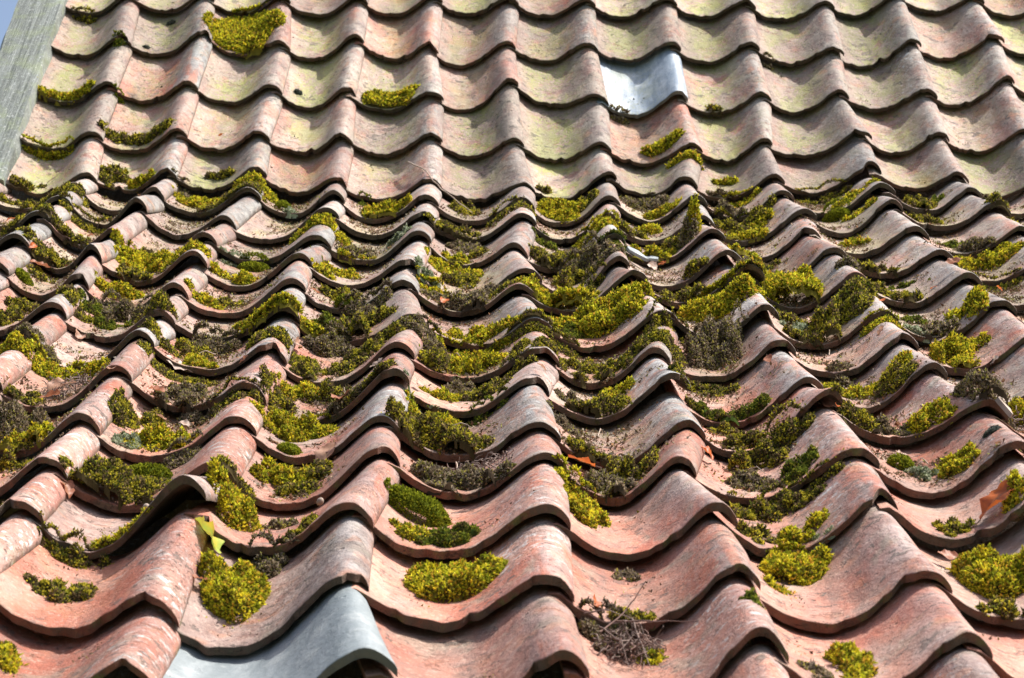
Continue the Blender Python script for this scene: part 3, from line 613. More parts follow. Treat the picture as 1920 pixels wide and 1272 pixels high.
MOSS = """Yc,-3,-3,0.42,0.55,0.48,0.66,0.118;O,-5,-3,0.25,1,0.13,0.08,0.083;G,-5,-2,0.86,1,0.07,0.04,0.077;Ye,-5,-2,0.29,0.08,0.35,0.09,0.105;K,-4,-1,0.02,1,0.04,0.04,0.074;Ye,-5,0,0.29,1,0.29,0.06,0.099
Oe,-4,-1,0.36,0.2,0.38,0.1,0.108;O,-4,0,0.17,0.33,0.22,0.28,0.092;Y,-4,0,0.53,0.08,0.18,0.11,0.088;O,-5,0,0.1,0.11,0.26,0.16,0.096;O,-5,1,0.22,0.13,0.2,0.18,0.096;Or,-5,2,0.73,0.84,0.19,0.19,0.102
O,-3,0,0.42,0.33,0.16,0.07,0.086;Yr,-3,1,0.9,0.59,0.16,0.19,0.099;Oe,-3,1,0.68,0.09,0.23,0.1,0.058;Y,-3,1,0.34,0.61,0.26,0.15,0.08;B,-3,1,0.08,1,0.12,0.09,0.05;K,-2,1,0.25,0.24,0.1,0.08,0.085
W,-2,1,0.34,0.06,0.06,0.08,0.05;Yr,-2,3,0.86,0.63,0.17,0.17,0.09;Yc,-1,-2,0.37,0.15,0.37,0.22,0.107;B,2,-1,0.14,1,0.12,0.04,0.082;Yc,2,-1,0.58,0.24,0.25,0.13,0.095;Yr,2,0,0.81,0.78,0.15,0.09,0.085
O,1,0,0.14,0.16,0.09,0.04,0.079;G,-1,1,0.17,1,0.08,0.08,0.05;Y,-1,1,0.39,0.12,0.23,0.17,0.09;O,0,1,0.25,0.69,0.13,0.16,0.086;Oe,0,2,0.76,0.92,0.15,0.1,0.057;Y,1,1,0.29,0.35,0.27,0.22,0.117
O,1,1,0.54,0.47,0.18,0.16,0.085;Y,1,3,0.73,0.88,0.19,0.14,0.073;B,2,1,0.34,0.8,0.25,0.15,0.08;Y,2,1,0.49,0.18,0.18,0.1,0.052;B,4,-2,0.1,1,0.05,0.04,0.075;O,3,-2,0.32,0.03,0.08,0.04,0.078
Y,3,0,0.32,0.51,0.14,0.07,0.084;B,3,0,0.27,0.04,0.15,0.06,0.085;Y,3,1,0.49,0.9,0.15,0.13,0.067;O,3,2,0.44,0.92,0.27,0.2,0.109;B,3,1,0.24,0.13,0.16,0.18,0.096;Y,3,2,0.56,0.71,0.11,0.18,0.095
O,4,1,0.39,1,0.23,0.13,0.067;Y,4,1,0.66,0.31,0.18,0.12,0.065;K,4,2,0.42,0.98,0.13,0.1,0.121;Y,4,2,0.63,0.71,0.14,0.08,0.05;O,5,1,0.32,0.18,0.18,0.17,0.09;G,5,1,0.53,0.49,0.09,0.12,0.066
O,5,2,0.24,0.22,0.17,0.1,0.055;O,5,2,0.93,0.08,0.13,0.11,0.061;B,5,2,1,0.51,0.1,0.13,0.069;O,-4,3,0.14,0.1,0.24,0.14,0.076;Oe,-4,3,0.19,1,0.2,0.1,0.074;O,-4,3,0.37,0.07,0.08,0.1,0.052
O,-4,4,0.19,0.14,0.24,0.16,0.084;K,-4,5,0.1,0.31,0.1,0.08,0.077;O,-5,3,0.59,0.1,0.11,0.14,0.076;Y,-3,4,0.24,0.76,0.29,0.24,0.127;Y,-3,5,0.17,0.55,0.19,0.17,0.092;Ye,-3,4,0.85,0.29,0.21,0.1,0.067
O,-3,3,0.24,0.07,0.08,0.1,0.053;O,-3,4,0.29,0.11,0.15,0.16,0.083;G,-3,6,0.07,0.78,0.15,0.19,0.103;B,-3,6,0.37,0.92,0.23,0.23,0.12;O,-3,6,0.8,0.14,0.14,0.16,0.084;G,-3,6,0.31,0.43,0.17,0.14,0.076
K,-2,4,0.32,0.96,0.14,0.08,0.085;Y,-2,4,0.31,0.2,0.11,0.15,0.078;W,-2,4,0.15,1,0.11,0.08,0.05;Y,-2,5,0.1,0.24,0.13,0.1,0.053;O,-2,5,0.31,0.37,0.1,0.08,0.05;Yr,-2,6,0.9,0.04,0.19,0.15,0.079
Y,-2,6,0.64,0.12,0.2,0.11,0.059;B,-2,7,0.27,1,0.22,0.2,0.104;O,-2,7,0.19,0.61,0.13,0.15,0.082;Y,-2,7,0.32,0.1,0.11,0.12,0.065;Or,-2,7,0.93,0.35,0.17,0.12,0.066;O,-4,6,0.27,0.82,0.15,0.13,0.067
O,-4,6,0.34,0.37,0.1,0.14,0.076;Ye,-3,8,0.17,0.88,0.31,0.1,0.106;O,-3,8,0.15,0.1,0.14,0.1,0.052;B,-2,8,0.37,0.43,0.13,0.12,0.062;O,-2,9,0.76,1,0.18,0.12,0.065;Oe,-2,8,0.2,0.84,0.19,0.08,0.05
O,-2,9,0,0.57,0.1,0.17,0.092;O,-2,9,0.19,0.8,0.09,0.14,0.073;B,-2,8,0.32,0.1,0.12,0.15,0.078;B,-2,9,0.49,1,0.11,0.14,0.074;W,-2,9,0.17,0.18,0.12,0.12,0.065;Y,-2,9,0.34,0.27,0.18,0.16,0.086
B,-3,9,0.25,0.59,0.16,0.28,0.148;Y,-3,9,0.44,0.12,0.15,0.17,0.089;O,-1,8,0.03,0.27,0.1,0.18,0.097;Y,-1,8,0.17,0.73,0.14,0.15,0.077;O,-1,8,0.37,0.73,0.13,0.2,0.105;B,-1,8,0.54,0.11,0.1,0.16,0.086
G,-1,6,0.2,0.47,0.13,0.19,0.101;B,-1,7,0.25,0.94,0.15,0.21,0.113;O,-1,7,0.14,0.16,0.12,0.15,0.08;Y,-1,9,0.22,0.8,0.23,0.19,0.098;K,-1,9,0.22,0.12,0.08,0.08,0.053;Y,-1,4,0.08,0.49,0.1,0.08,0.05
Y,-1,4,0.08,0.06,0.08,0.08,0.05;B,-1,3,0.22,0.18,0.16,0.12,0.065;Y,-1,3,0.25,0.06,0.14,0.08,0.05;W,-1,3,0.69,0.47,0.14,0.15,0.077;Y,-1,4,0.25,0.55,0.11,0.08,0.05;O,0,2,0.19,0.11,0.21,0.16,0.086
B,0,3,0.25,0.92,0.14,0.11,0.061;Y,0,3,0.25,0.08,0.11,0.11,0.058;O,0,3,0.42,0.53,0.1,0.11,0.06;Y,0,4,0.24,0.76,0.22,0.15,0.081;O,0,4,0.36,0.43,0.16,0.14,0.073;W,0,4,0.07,0.12,0.11,0.16,0.083
B,0,5,0.27,0.69,0.19,0.15,0.082;Y,0,5,0.12,1,0.12,0.13,0.066;B,0,5,0.49,0.8,0.16,0.19,0.098;K,-1,5,0.34,0.06,0.08,0.08,0.099;B,-1,6,0.54,1,0.18,0.23,0.12;O,-1,6,0.58,0.47,0.14,0.13,0.071
O,-1,6,0.41,0.17,0.14,0.24,0.128;O,-1,7,0.54,0.51,0.15,0.17,0.091;O,-1,7,0.44,0.27,0.13,0.12,0.066;Oe,0,5,0.76,0.37,0.18,0.09,0.05;Y,0,5,1,0.2,0.14,0.14,0.074;G,1,3,0.12,0.9,0.14,0.11,0.061
O,1,3,0.27,0.22,0.22,0.21,0.112;B,1,4,0.56,0.9,0.22,0.25,0.133;O,1,4,0.34,0.55,0.2,0.18,0.097;B,1,4,0.73,0.49,0.15,0.15,0.079;O,1,5,0.53,1,0.14,0.16,0.083;Y,1,3,0.68,0.92,0.17,0.1,0.055
Gr,1,4,0.88,1,0.12,0.1,0.052;Y,2,2,0.31,0.67,0.13,0.14,0.076;Y,2,3,0.27,0.12,0.17,0.15,0.082;O,2,3,0.49,0.43,0.17,0.2,0.107;Y,1,5,0.25,0.18,0.3,0.26,0.136;Y,1,6,0.51,0.61,0.36,0.27,0.143
G,1,6,0.31,0.47,0.3,0.18,0.096;Y,1,6,0.64,0.45,0.15,0.16,0.086;B,0,5,0.37,0.14,0.18,0.21,0.11;B,0,7,0,0.84,0.17,0.19,0.102;Y,0,7,0.1,0.96,0.13,0.13,0.069;Y,0,6,0.46,0.27,0.19,0.14,0.075
Y,0,7,0.51,1,0.2,0.2,0.108;Y,0,7,0.32,0.35,0.24,0.2,0.104;O,0,7,0.14,0.24,0.15,0.17,0.089;Or,0,7,0.93,1,0.17,0.12,0.064;O,0,8,0.47,0.57,0.17,0.13,0.067;B,0,8,0.31,0.8,0.12,0.16,0.082
Y,0,8,0.22,0.45,0.11,0.11,0.058;G,0,9,0.56,1,0.13,0.09,0.05;Y,0,9,0.15,0.88,0.15,0.13,0.069;W,0,9,0.08,1,0.12,0.1,0.052;O,0,9,0.2,0.33,0.21,0.2,0.107;O,1,7,0.25,0.53,0.14,0.15,0.081
O,1,7,0.39,0.12,0.19,0.17,0.092;Y,1,8,0.49,0.67,0.13,0.13,0.068;B,1,8,0.19,0.33,0.12,0.12,0.062;O,1,8,0.37,0.12,0.2,0.17,0.091;O,1,7,0.64,0.33,0.12,0.13,0.071;Or,1,7,0.81,0.31,0.17,0.16,0.085
O,3,2,0.24,0.51,0.17,0.17,0.088;Y,3,2,0.32,0.08,0.17,0.12,0.061;Y,3,3,0.17,0.07,0.11,0.1,0.052;B,2,5,0.85,0.07,0.09,0.1,0.052;Y,2,5,0.97,0.24,0.11,0.14,0.074;O,3,4,0.41,0.76,0.1,0.1,0.052
O,2,4,0.56,0.09,0.12,0.12,0.066;Yr,2,6,0.86,1,0.15,0.08,0.05;Yc,3,5,0.29,0.25,0.27,0.36,0.193;O,3,6,0.68,0.51,0.27,0.23,0.121;Yc,2,6,0.56,0.8,0.28,0.22,0.118;O,2,5,0.34,0.14,0.16,0.2,0.104
B,2,7,0.34,0.82,0.25,0.41,0.219;W,3,6,0.22,0.47,0.15,0.13,0.071;O,3,6,0.19,0.76,0.12,0.08,0.05;O,3,6,0.46,0.21,0.17,0.3,0.157;O,4,4,0.27,0.09,0.18,0.12,0.066;O,4,5,0.19,0.37,0.14,0.12,0.064
G,4,5,0.46,0.73,0.1,0.08,0.05;Y,4,3,0.39,0.51,0.11,0.1,0.054;B,3,5,0.93,0.51,0.1,0.1,0.053;G,5,3,0.36,0.43,0.18,0.11,0.059;B,5,3,0.46,0.1,0.16,0.14,0.075;Y,5,4,0.47,0.69,0.3,0.17,0.091
Oe,5,5,0.31,1,0.18,0.08,0.05;Y,4,6,0.66,0.29,0.14,0.2,0.105;G,4,6,0.31,0.65,0.12,0.1,0.051;W,4,6,0.2,0.12,0.11,0.11,0.059;B,4,6,0.44,0.2,0.08,0.16,0.084;Yr,3,7,0.88,0.94,0.1,0.08,0.05
Y,4,7,0.34,0.22,0.15,0.31,0.193;Y,4,7,0.53,0.61,0.09,0.11,0.057;B,3,9,0.92,0.16,0.17,0.23,0.12;Y,4,9,0.34,0.61,0.11,0.2,0.105;B,3,7,0.39,0.14,0.08,0.08,0.05;B,3,8,0.36,1,0.06,0.11,0.06
Ye,3,8,0.44,0.43,0.23,0.1,0.071;O,3,8,0.66,0.27,0.16,0.17,0.092;O,2,8,0.31,0.92,0.18,0.1,0.055;Ge,2,8,0.32,0.09,0.22,0.1,0.1;O,2,9,0.24,0.92,0.09,0.12,0.065;O,2,9,0.27,0.24,0.15,0.13,0.07
O,3,9,0.14,0.12,0.16,0.17,0.088;B,3,9,0.32,0.12,0.15,0.17,0.093;Y,3,9,0.56,0.16,0.11,0.18,0.097;O,-2,10,0.25,0.16,0.25,0.23,0.123;K,-2,10,0.36,0.57,0.16,0.09,0.108;B,-2,10,0.49,0.96,0.12,0.13,0.068
O,-2,12,0.2,1,0.18,0.15,0.079;Ye,-2,11,0.47,0.07,0.12,0.08,0.05;W,-2,11,0.68,0.96,0.06,0.08,0.05;Yc,-1,11,0.05,0.57,0.15,0.31,0.173;O,-2,12,0.27,0.51,0.18,0.12,0.066;Y,-1,10,0.19,0.63,0.16,0.16,0.086
O,-1,10,0.41,0.63,0.11,0.14,0.075;O,-1,10,0.36,0.27,0.12,0.08,0.05;O,-1,11,0.56,0.16,0.1,0.12,0.066;B,-1,11,0.31,0.67,0.09,0.1,0.051;Yc,-1,12,0.22,0.53,0.22,0.26,0.138;B,-1,12,0.36,0.98,0.17,0.16,0.086
Y,-2,13,0.19,0.69,0.08,0.14,0.076;O,-3,10,0.36,0.94,0.1,0.21,0.113;O,0,9,0.2,0.19,0.25,0.27,0.145;B,0,10,0.34,0.16,0.24,0.22,0.119;K,0,11,0.15,0.61,0.18,0.1,0.126;G,0,11,0.34,0.24,0.15,0.16,0.087
Y,0,11,0.14,0.29,0.1,0.13,0.067;Yc,0,12,0.42,0.57,0.31,0.24,0.129;O,1,9,0.2,0.09,0.14,0.13,0.068;Y,1,11,0.07,1,0.14,0.21,0.112;Y,1,11,0.14,0.65,0.15,0.2,0.109;O,1,10,0.44,0.51,0.18,0.22,0.116
B,1,10,0.32,0.12,0.15,0.18,0.093;B,1,12,0.32,0.88,0.1,0.08,0.05;Y,1,13,0.39,0.67,0.07,0.08,0.05;O,2,10,0.42,0.94,0.24,0.24,0.128;G,2,10,0.59,0.29,0.11,0.16,0.087;O,2,11,0.53,1,0.22,0.18,0.093
O,2,11,0.32,0.9,0.16,0.16,0.085;Y,2,11,0.47,0.24,0.14,0.16,0.087;O,2,11,0.25,0.24,0.15,0.17,0.091;Yc,2,12,0.32,0.84,0.24,0.24,0.125;Y,2,12,0.15,0.51,0.08,0.08,0.05;W,2,11,0.54,0.06,0.05,0.08,0.05
G,1,13,0.92,0.67,0.05,0.08,0.05;K,3,10,0.27,0.55,0.08,0.08,0.073;W,3,10,0.37,0.37,0.11,0.09,0.05;Y,3,10,0.56,0.33,0.12,0.11,0.057;O,3,11,0.31,0.2,0.14,0.14,0.073;Y,3,11,0.69,0.29,0.1,0.22,0.115
Yc,3,12,0.41,0.53,0.24,0.28,0.147;O,3,12,0.31,0.09,0.13,0.13,0.068;Y,2,13,0.36,0.47,0.12,0.18,0.098;B,2,13,0.17,0.18,0.08,0.08,0.05;Y,2,13,0.37,0.27,0.11,0.08,0.05;B,1,13,0.19,0.94,0.16,0.21,0.109
O,1,12,0.31,0.08,0.11,0.12,0.062;B,2,10,0.36,0.35,0.14,0.14,0.076;O,0,7,0.83,0.24,0.17,0.13,0.07;O,1,7,0.9,1,0.13,0.14,0.074;O,-1,5,0.29,0.53,0.15,0.15,0.081;O,-2,10,0.97,0.06,0.08,0.08,0.05
O,0,8,0.68,0.92,0.13,0.11,0.06;B,1,9,0.08,0.71,0.1,0.1,0.051;O,1,8,0.95,0.18,0.1,0.1,0.052;O,-1,7,0.76,0.73,0.13,0.14,0.073;O,2,2,0.12,0.08,0.17,0.12,0.061;O,3,6,0.19,0.08,0.13,0.12,0.064
O,4,5,0.34,0.08,0.12,0.12,0.062;B,4,6,0.34,0.08,0.11,0.11,0.059;O,-2,7,0,0.29,0.13,0.12,0.061;O,-4,6,0.97,0.47,0.14,0.11,0.061;B,-4,7,0.98,0.08,0.13,0.11,0.06;O,-4,5,0.2,0.8,0.15,0.1,0.055
O,-1,8,0.73,0.09,0.12,0.12,0.065"""
EXTRA = [('D', -4, -3, .42, .85, .055, .035, .05), ('D', -4, -3, .16, .12, .035, .02, .035), ('D', -2, -2, .17, .27, .045, .03, .045), ('D', -3, -3, .30, .02, .0, .0, .0), ('D', 3, 10, .80, .45, .05, .05, .03),
         ('Yc', 2, 3, .70, .36, .07, .05, .26), ('B', 2, 3, .64, .30, .09, .09, .15)]
mlist = []
for tok in MOSS.replace('\n', ';').split(';'):
    p = tok.split(',')
    mlist.append((p[0], int(p[1]), int(p[2]), *[float(x) for x in p[3:]]))
mlist += [e for e in EXTRA if e[5] > 0]
def where(t, s, f):
    if f == 'r': return 'crowning the roll'
    if f == 'e' or s < .08: return 'along the lower lip'
    v = 'by the left edge' if t < .15 else ('in the pan' if t < .58 else ('on the rising flank' if t < .8 else 'on the roll'))
    return v
seen = {}
for i, e in enumerate(mlist):
    key = '%s %s, %s tile, %s' % (MDESC[e[0][0]], where(e[3], e[4], e[0][1:]), ordn(max(1, RANK.get((e[1], e[2]), 1))), course(e[2]))
    seen.setdefault(key, []).append(i)
labels = {}
for key, ids in seen.items():
    if len(ids) == 1: labels[ids[0]] = key; continue
    ids = sorted(ids, key=lambda i: (mlist[i][3], mlist[i][4]))
    nm = ['left', 'right'] if len(ids) == 2 else ['leftmost', 'second', 'third', 'fourth', 'fifth'][:len(ids)]
    for w, i in zip(nm, ids): labels[i] = w + ' ' + key
for i, e in enumerate(mlist):
    me, o = moss_clump(*e, seed=100 + i)
    nm = {'D': 'lichen_lump'}.get(e[0][0], 'moss_cushion' if e[0][1:] == 'c' or e[0][0] in 'KW' else 'moss_clump')
    tag(add_obj(nm, me, M_MOSS, o), labels[i], 'lichen' if e[0][0] == 'D' else 'moss', 'moss growing on the roof tiles')

# ---------------------------------------------------------------- fallen leaves
def leaf_mesh(L, seed):
    R = np.random.default_rng(seed); n, m = 13, 9
    u = np.linspace(0, 1, n)[:, None] * np.ones((1, m)); v = np.ones((n, 1)) * np.linspace(-1, 1, m)[None, :]
    wd = .30 * np.sin(np.pi * np.clip(u, 0.0, 1)**.8)**.75 * (1 + .10 * np.sin(u * 26 + R.uniform(0, 6)))
    x = (u - .5); y = v * wd
    curl = R.uniform(.6, 2.2); z = .22 * curl * y**2 / .3 + R.uniform(-.5, .5) * .5 * (x**2) * 2 + .05 * np.sin(x * 14 + y * 9 + R.uniform(0, 6)) * (np.abs(v)**.5) + R.uniform(-.5, .5) * x * y * 2.5
    P = np.stack([x, y, z], -1).reshape(-1, 3) * L
    idx = np.arange(n * m).reshape(n, m)
    F = np.stack([idx[:-1, :-1].ravel(), idx[1:, :-1].ravel(), idx[1:, 1:].ravel(), idx[:-1, 1:].ravel()], 1)
    at = np.zeros((n * m, 4)); at[:, 0] = (np.abs(v).ravel() < .05) + .4 * (np.abs(np.sin(u.ravel() * 22 - np.abs(v.ravel()) * 4)) > .93); at[:, 3] = 1
    # stalk
    k = 6; sx = np.linspace(-.5, -.72, k); ring = []
    for i in range(k):
        for a in range(4): ring.append((sx[i], .012 * math.cos(a * 1.57), P[m // 2, 2] / L + .012 * math.sin(a * 1.57) + .5 * (sx[i] + .5)**2))
    ring = np.array(ring) * L; b = n * m
    G = [(b + i * 4 + a, b + i * 4 + (a + 1) % 4, b + (i + 1) * 4 + (a + 1) % 4, b + (i + 1) * 4 + a) for i in range(k - 1) for a in range(4)]
    at2 = np.ones((len(ring), 4))
    return mesh_from('leaf_blade', P, [F], attr={'vein': at}), mesh_from('stalk', ring, [np.array(G) - b])
def roof_matrix(c, r, t, s, lift, yaw, tilt, roll):
    p = place(c, r, np.array([t]), np.array([s]), np.array([lift]))[0]
    q = place(c, r, np.array([t + .03]), np.array([s]), np.array([lift]))[0]
    x = Vector(q - p).normalized(); _, es, _ = roof_frame(r); y = -Vector(es); z = x.cross(y).normalized(); y = z.cross(x)
    M = Matrix(((x.x, y.x, z.x), (x.y, y.y, z.y), (x.z, y.z, z.z))).to_4x4()
    from mathutils import Euler
    return Matrix.Translation(p) @ M @ Euler((tilt, roll, yaw)).to_matrix().to_4x4()
LEAVES = "orange,0,5,0.22,0,0.104;orange,3,11,0.59,0.22,0.277;orange,1,10,0.14,0.9,0.167;brown,-3,8,0.37,0.35,0.202;yellow,-1,12,0.02,0.94,0.18;brown,-1,10,0.49,1,0.183;pale,-2,8,0.15,1,0.168;orange,3,6,0.86,0.04,0.062;rust,3,6,0.39,0.47,0.156;orange,-4,4,0.03,0,0.09;orange,-5,2,0.39,0,0.089;orange,4,6,0.92,0.27,0.072;orange,-1,1,0.24,0.59,0.048;rust,-3,11,1,0.94,0.135;pale,0,8,0.05,0.29,0.096;orange,1,12,0.12,0.04,0.085;orange,2,10,0.02,0.76,0.122;rust,3,12,0.22,0.8,0.11;rust,-1,8,0.51,0.08,0.182;orange,-3,-1,0.36,0.24,0.051;pale,-2,9,0.44,0.67,0.085;rust,-4,5,0.14,0.92,0.17;rust,-4,3,0.49,0.18,0.086;pale,2,4,0.25,0.71,0.125;orange,2,4,0.36,0.92,0.074;pale,4,7,0.34,0.98,0.178;orange,2,10,0.93,0.88,0.05;brown,-3,7,0.12,1,0.135;rust,-2,8,0.19,0,0.134;rust,-1,12,0.03,0.49,0.077;orange,4,5,0.56,0,0.066;rust,4,5,0.81,0.29,0.125;brown,-1,7,0.03,0.57,0.113;pale,-1,8,0.75,0.33,0.096;rust,-3,8,0.36,0,0.134;brown,0,8,0.93,0.2,0.095;brown,3,10,0.29,0.63,0.092;brown,-2,9,0.24,0.78,0.101;rust,-2,8,0.68,0.96,0.092;brown,0,5,0.42,0.76,0.099;pale,2,2,0.64,0,0.111;brown,1,8,0.37,0.27,0.112;rust,2,8,0.73,0.78,0.099;brown,0,9,0.19,0.27,0.09;brown,3,7,0.73,0.27,0.094;brown,-3,9,0.85,1,0.094;rust,-1,5,0.08,0.04,0.086;pale,4,8,0.58,1,0.109"
LD = {'orange': 'bright orange', 'rust': 'rust-red', 'brown': 'curled brown', 'pale': 'bleached pinkish', 'yellow': 'yellow and green'}
lseen = {}
for i, tok in enumerate(LEAVES.split(';')):
    p = tok.split(','); k = p[0]; c, r = int(p[1]), int(p[2]); t, s, sz = map(float, p[3:])
    if k == 'yellow': sz *= 1.6
    me, sme = leaf_mesh(U * sz * 1.25, 50 + i); ob = add_obj('fallen_leaf', me, LEAFM[k]); add_obj('stalk', sme, M_STALK, parent=ob)
    hs = [hsh(i, q, 3) for q in range(4)]
    if i == 1: hs = [.06, .45, .55, 0]
    ob.matrix_world = roof_matrix(c, r, t, s, .06 + sz * .14, hs[0] * 6.28, (hs[1] - .4) * .9, (hs[2] - .5) * .7)
    lab = '%s fallen leaf on the %s tile, %s' % (LD[k], ordn(max(1, RANK.get((c, r), 1))), course(r))
    lseen[lab] = lseen.get(lab, 0) + 1
    if lseen[lab] > 1: lab = 'another smaller ' + lab
    tag(ob, lab, 'leaf', 'fallen leaves on the roof')

# ---------------------------------------------------------------- twigs, stalks, slate chips, buds
def tube(pts, r0, r1, k=6):
    pts = np.array(pts, float); n = len(pts); V = []; F = []
    for i in range(n):
        d = pts[min(i + 1, n - 1)] - pts[max(i - 1, 0)]; d /= np.linalg.norm(d) + 1e-9
        a = np.cross(d, (.3, .2, .9)); a /= np.linalg.norm(a); b = np.cross(d, a); rr = r0 + (r1 - r0) * i / (n - 1)
        for j in range(k): V.append(pts[i] + rr * (math.cos(j * 6.2832 / k) * a + math.sin(j * 6.2832 / k) * b))
    for i in range(n - 1):
        for j in range(k): F.append((i * k + j, i * k + (j + 1) % k, (i + 1) * k + (j + 1) % k, (i + 1) * k + j))
    return np.array(V), np.array(F), n * k
def twig(wp, rad, label, mat=M_TWIG, cat='twig', name='twig', side=0):
    ctrl = np.array([place(c, r, np.array([t]), np.array([s]), np.array([h]))[0] for c, r, t, s, h in wp])
    R = np.random.default_rng(len(label)); m = 5; pts = []
    for i in range(len(ctrl) - 1):
        for q in range(m): pts.append(ctrl[i] + (ctrl[i + 1] - ctrl[i]) * q / m + R.normal(0, rad * .5, 3))
    pts.append(ctrl[-1]); V, F, n = tube(pts, rad, rad * .4)
    Vs, Fs = [V], [F]
    for k in range(side):
        p = np.array(pts[int(len(pts) * (.25 + .6 * k / max(1, side)))]); d = ctrl[-1] - ctrl[0]; d /= np.linalg.norm(d)
        e = p + (d * .7 + R.normal(0, .5, 3)) * rad * 12
        v, f, nn = tube([p, (p + e) / 2 + R.normal(0, rad, 3), e], rad * .6, rad * .25, 5); Vs.append(v); Fs.append(f + n); n += nn
    V = np.concatenate(Vs); o = ctrl[0]
    tag(add_obj(name, mesh_from(name, V - o, [np.concatenate(Fs)]), mat, o), label, cat)
twig([(-1, 0, .63, .62, .07), (-1, 0, .80, .2, .05), (0, 1, .0, .80, .13), (0, 1, .34, .30, .05)], .0022, 'long bare pale twig slanting across two tiles at the roof bend', side=1)
twig([(-5, 0, .40, .22, .03), (-5, 0, .52, .42, .03)], .0012, 'short dark stem with a bud in the leftmost pan above the bend', M_STALK)
for i, (wp, lb, mt) in enumerate([
    ([(1, 13, .12, .75, .10), (1, 13, .28, .92, .22), (1, 13, .38, .98, .36)], 'thin reddish stalk standing up from the withered debris at bottom centre', M_STALK),
    ([(1, 13, .20, .85, .16), (1, 13, .42, .78, .18), (1, 13, .62, .60, .10)], 'brown stalk lying to the right across the withered debris at bottom centre', M_STALK),
    ([(1, 13, .30, .90, .18), (1, 13, .33, .65, .10), (1, 13, .36, .48, .03)], 'pale stem hanging straight down from the debris at bottom centre', M_DRY),
    ([(1, 13, .12, .80, .12), (1, 13, .22, .62, .12), (1, 13, .25, .50, .02)], 'curved pale stem hanging at the left of the bottom centre debris', M_DRY),
    ([(1, 13, .05, .97, .10), (1, 13, .16, .90, .20), (1, 13, .34, .95, .14)], 'bent grey stem on top of the bottom centre debris', M_DRY)]):
    twig(wp, .0011, lb, mt)
def heap(c, r, t, s, a, b2, h, n, label, seed, mat):
    R = np.random.default_rng(seed); Vs, Fs, nn = [], [], 0; o = place(c, r, np.array([t]), np.array([s]), np.array([0.]))[0]
    for _ in range(n):
        an = R.uniform(0, 6.28); q = R.random()**.5; x = t + math.cos(an) * q * a; y = min(.98, s + math.sin(an) * q * b2); z = h * (1 - q * q) * R.random() + .01
        p = [place(c, r, np.array([x]), np.array([y]), np.array([z]))[0]]; d = R.normal(0, 1, 3); d /= np.linalg.norm(d)
        for k in range(5): d = d + R.normal(0, .5, 3); d /= np.linalg.norm(d); p.append(p[-1] + d * U * R.uniform(.012, .035) + np.array([0, 0, -.0006 * k]))
        rad = R.uniform(.0005, .0014); v, f, m = tube(p, rad, rad * .5, 4); Vs.append(v); Fs.append(f + nn); nn += m
    V = np.concatenate(Vs)
    ob = tag(add_obj('withered_debris', mesh_from('withered_debris', V - o, [np.concatenate(Fs)]), mat, o), label, 'plant debris')
heap(1, 13, .26, .80, .17, .18, .18, 130, 'tangled heap of withered grey-brown stems at bottom centre, under a lip', 31, M_DRY)
heap(1, 13, .30, .76, .15, .16, .14, 90, 'dark withered stalks mixed into the debris heap at bottom centre', 32, M_STALK)
heap(-3, 8, .40, .45, .2, .25, .12, 120, 'dry brown stems tangled in the moss near the left edge', 33, M_DRY)
heap(4, 9, .25, .5, .2, .3, .12, 120, 'dry grey-brown stems tangled in moss near the right edge', 34, M_DRY)
heap(0, 10, .45, .55, .25, .3, .10, 120, 'dry pale stems tangled over brown moss at lower centre', 35, M_DRY)
_rt = np.random.default_rng(21)
TW = [(-4, 9, .3, .4), (-3, 8, .4, .5), (-2, 7, .4, .4), (0, 7, .3, .5), (0, 9, .3, .6), (1, 9, .3, .5), (2, 8, .7, .4), (2, 10, .3, .5), (3, 7, .35, .5), (-1, 5, .35, .6), (1, 4, .4, .5), (3, 10, .4, .4), (0, 10, .35, .6), (-3, 6, .5, .5), (4, 8, .5, .5), (-1, 8, .5, .4)]
for c, r, t, s in TW:
    a = _rt.uniform(0, 6.28); l = _rt.uniform(.08, .2)
    twig([(c, r, t, s, .07), (c, r, t + math.cos(a) * l * .5, s + math.sin(a) * l * .6, .11), (c, r, t + math.cos(a) * l, s + math.sin(a) * l, .06)], .0011,
         'thin dry stem lying on moss of the %s tile, %s' % (ordn(RANK[(c, r)]), course(r)))
def chip(c, r, t, s, lift, sx, sy, th, yaw, tilt, name, label, mat, cat):
    n = 9; R = np.random.default_rng(int(1000 * t + c * 7 + r)); an = np.sort(R.uniform(0, 6.28, n)); rr = R.uniform(.75, 1.05, n)
    top = np.stack([np.cos(an) * rr * sx, np.sin(an) * rr * sy, np.full(n, th) + R.uniform(-.15, .15, n) * th], 1); bot = top * [1.04, 1.04, 0]
    V = np.concatenate([top, bot]) * U; i = np.arange(n)
    F = [np.array([list(range(n))]), np.array([list(range(2 * n - 1, n - 1, -1))]), np.stack([i, i + n, (i + 1) % n + n, (i + 1) % n], 1)]
    ob = add_obj(name, mesh_from(name, V, F, smooth=False), mat); ob.matrix_world = roof_matrix(c, r, t, s, lift, yaw, tilt, 0)
    tag(ob, label, cat)
chip(2, 4, .10, .88, .11, .15, .055, .03, -.7, .12, 'slate_fragment', 'longer grey slate fragment lying on the tiles just right of centre', M_SLATEBIT, 'slate piece')
chip(2, 4, .26, .97, .10, .08, .045, .025, -.6, .12, 'slate_fragment', 'small grey slate fragment behind the longer slate piece right of centre', M_SLATEBIT, 'slate piece')
chip(3, 10, .95, .9, .10, .10, .03, .03, -1.0, .3, 'bark_fragment', 'grey-brown strip of bark on dead moss near the right edge', M_CONE, 'bark')
chip(2, 7, .15, .95, .06, .10, .04, .02, .3, .1, 'clay_fragment', 'reddish clay splinter beside the small slate fragment', M_STALK, 'clay piece')
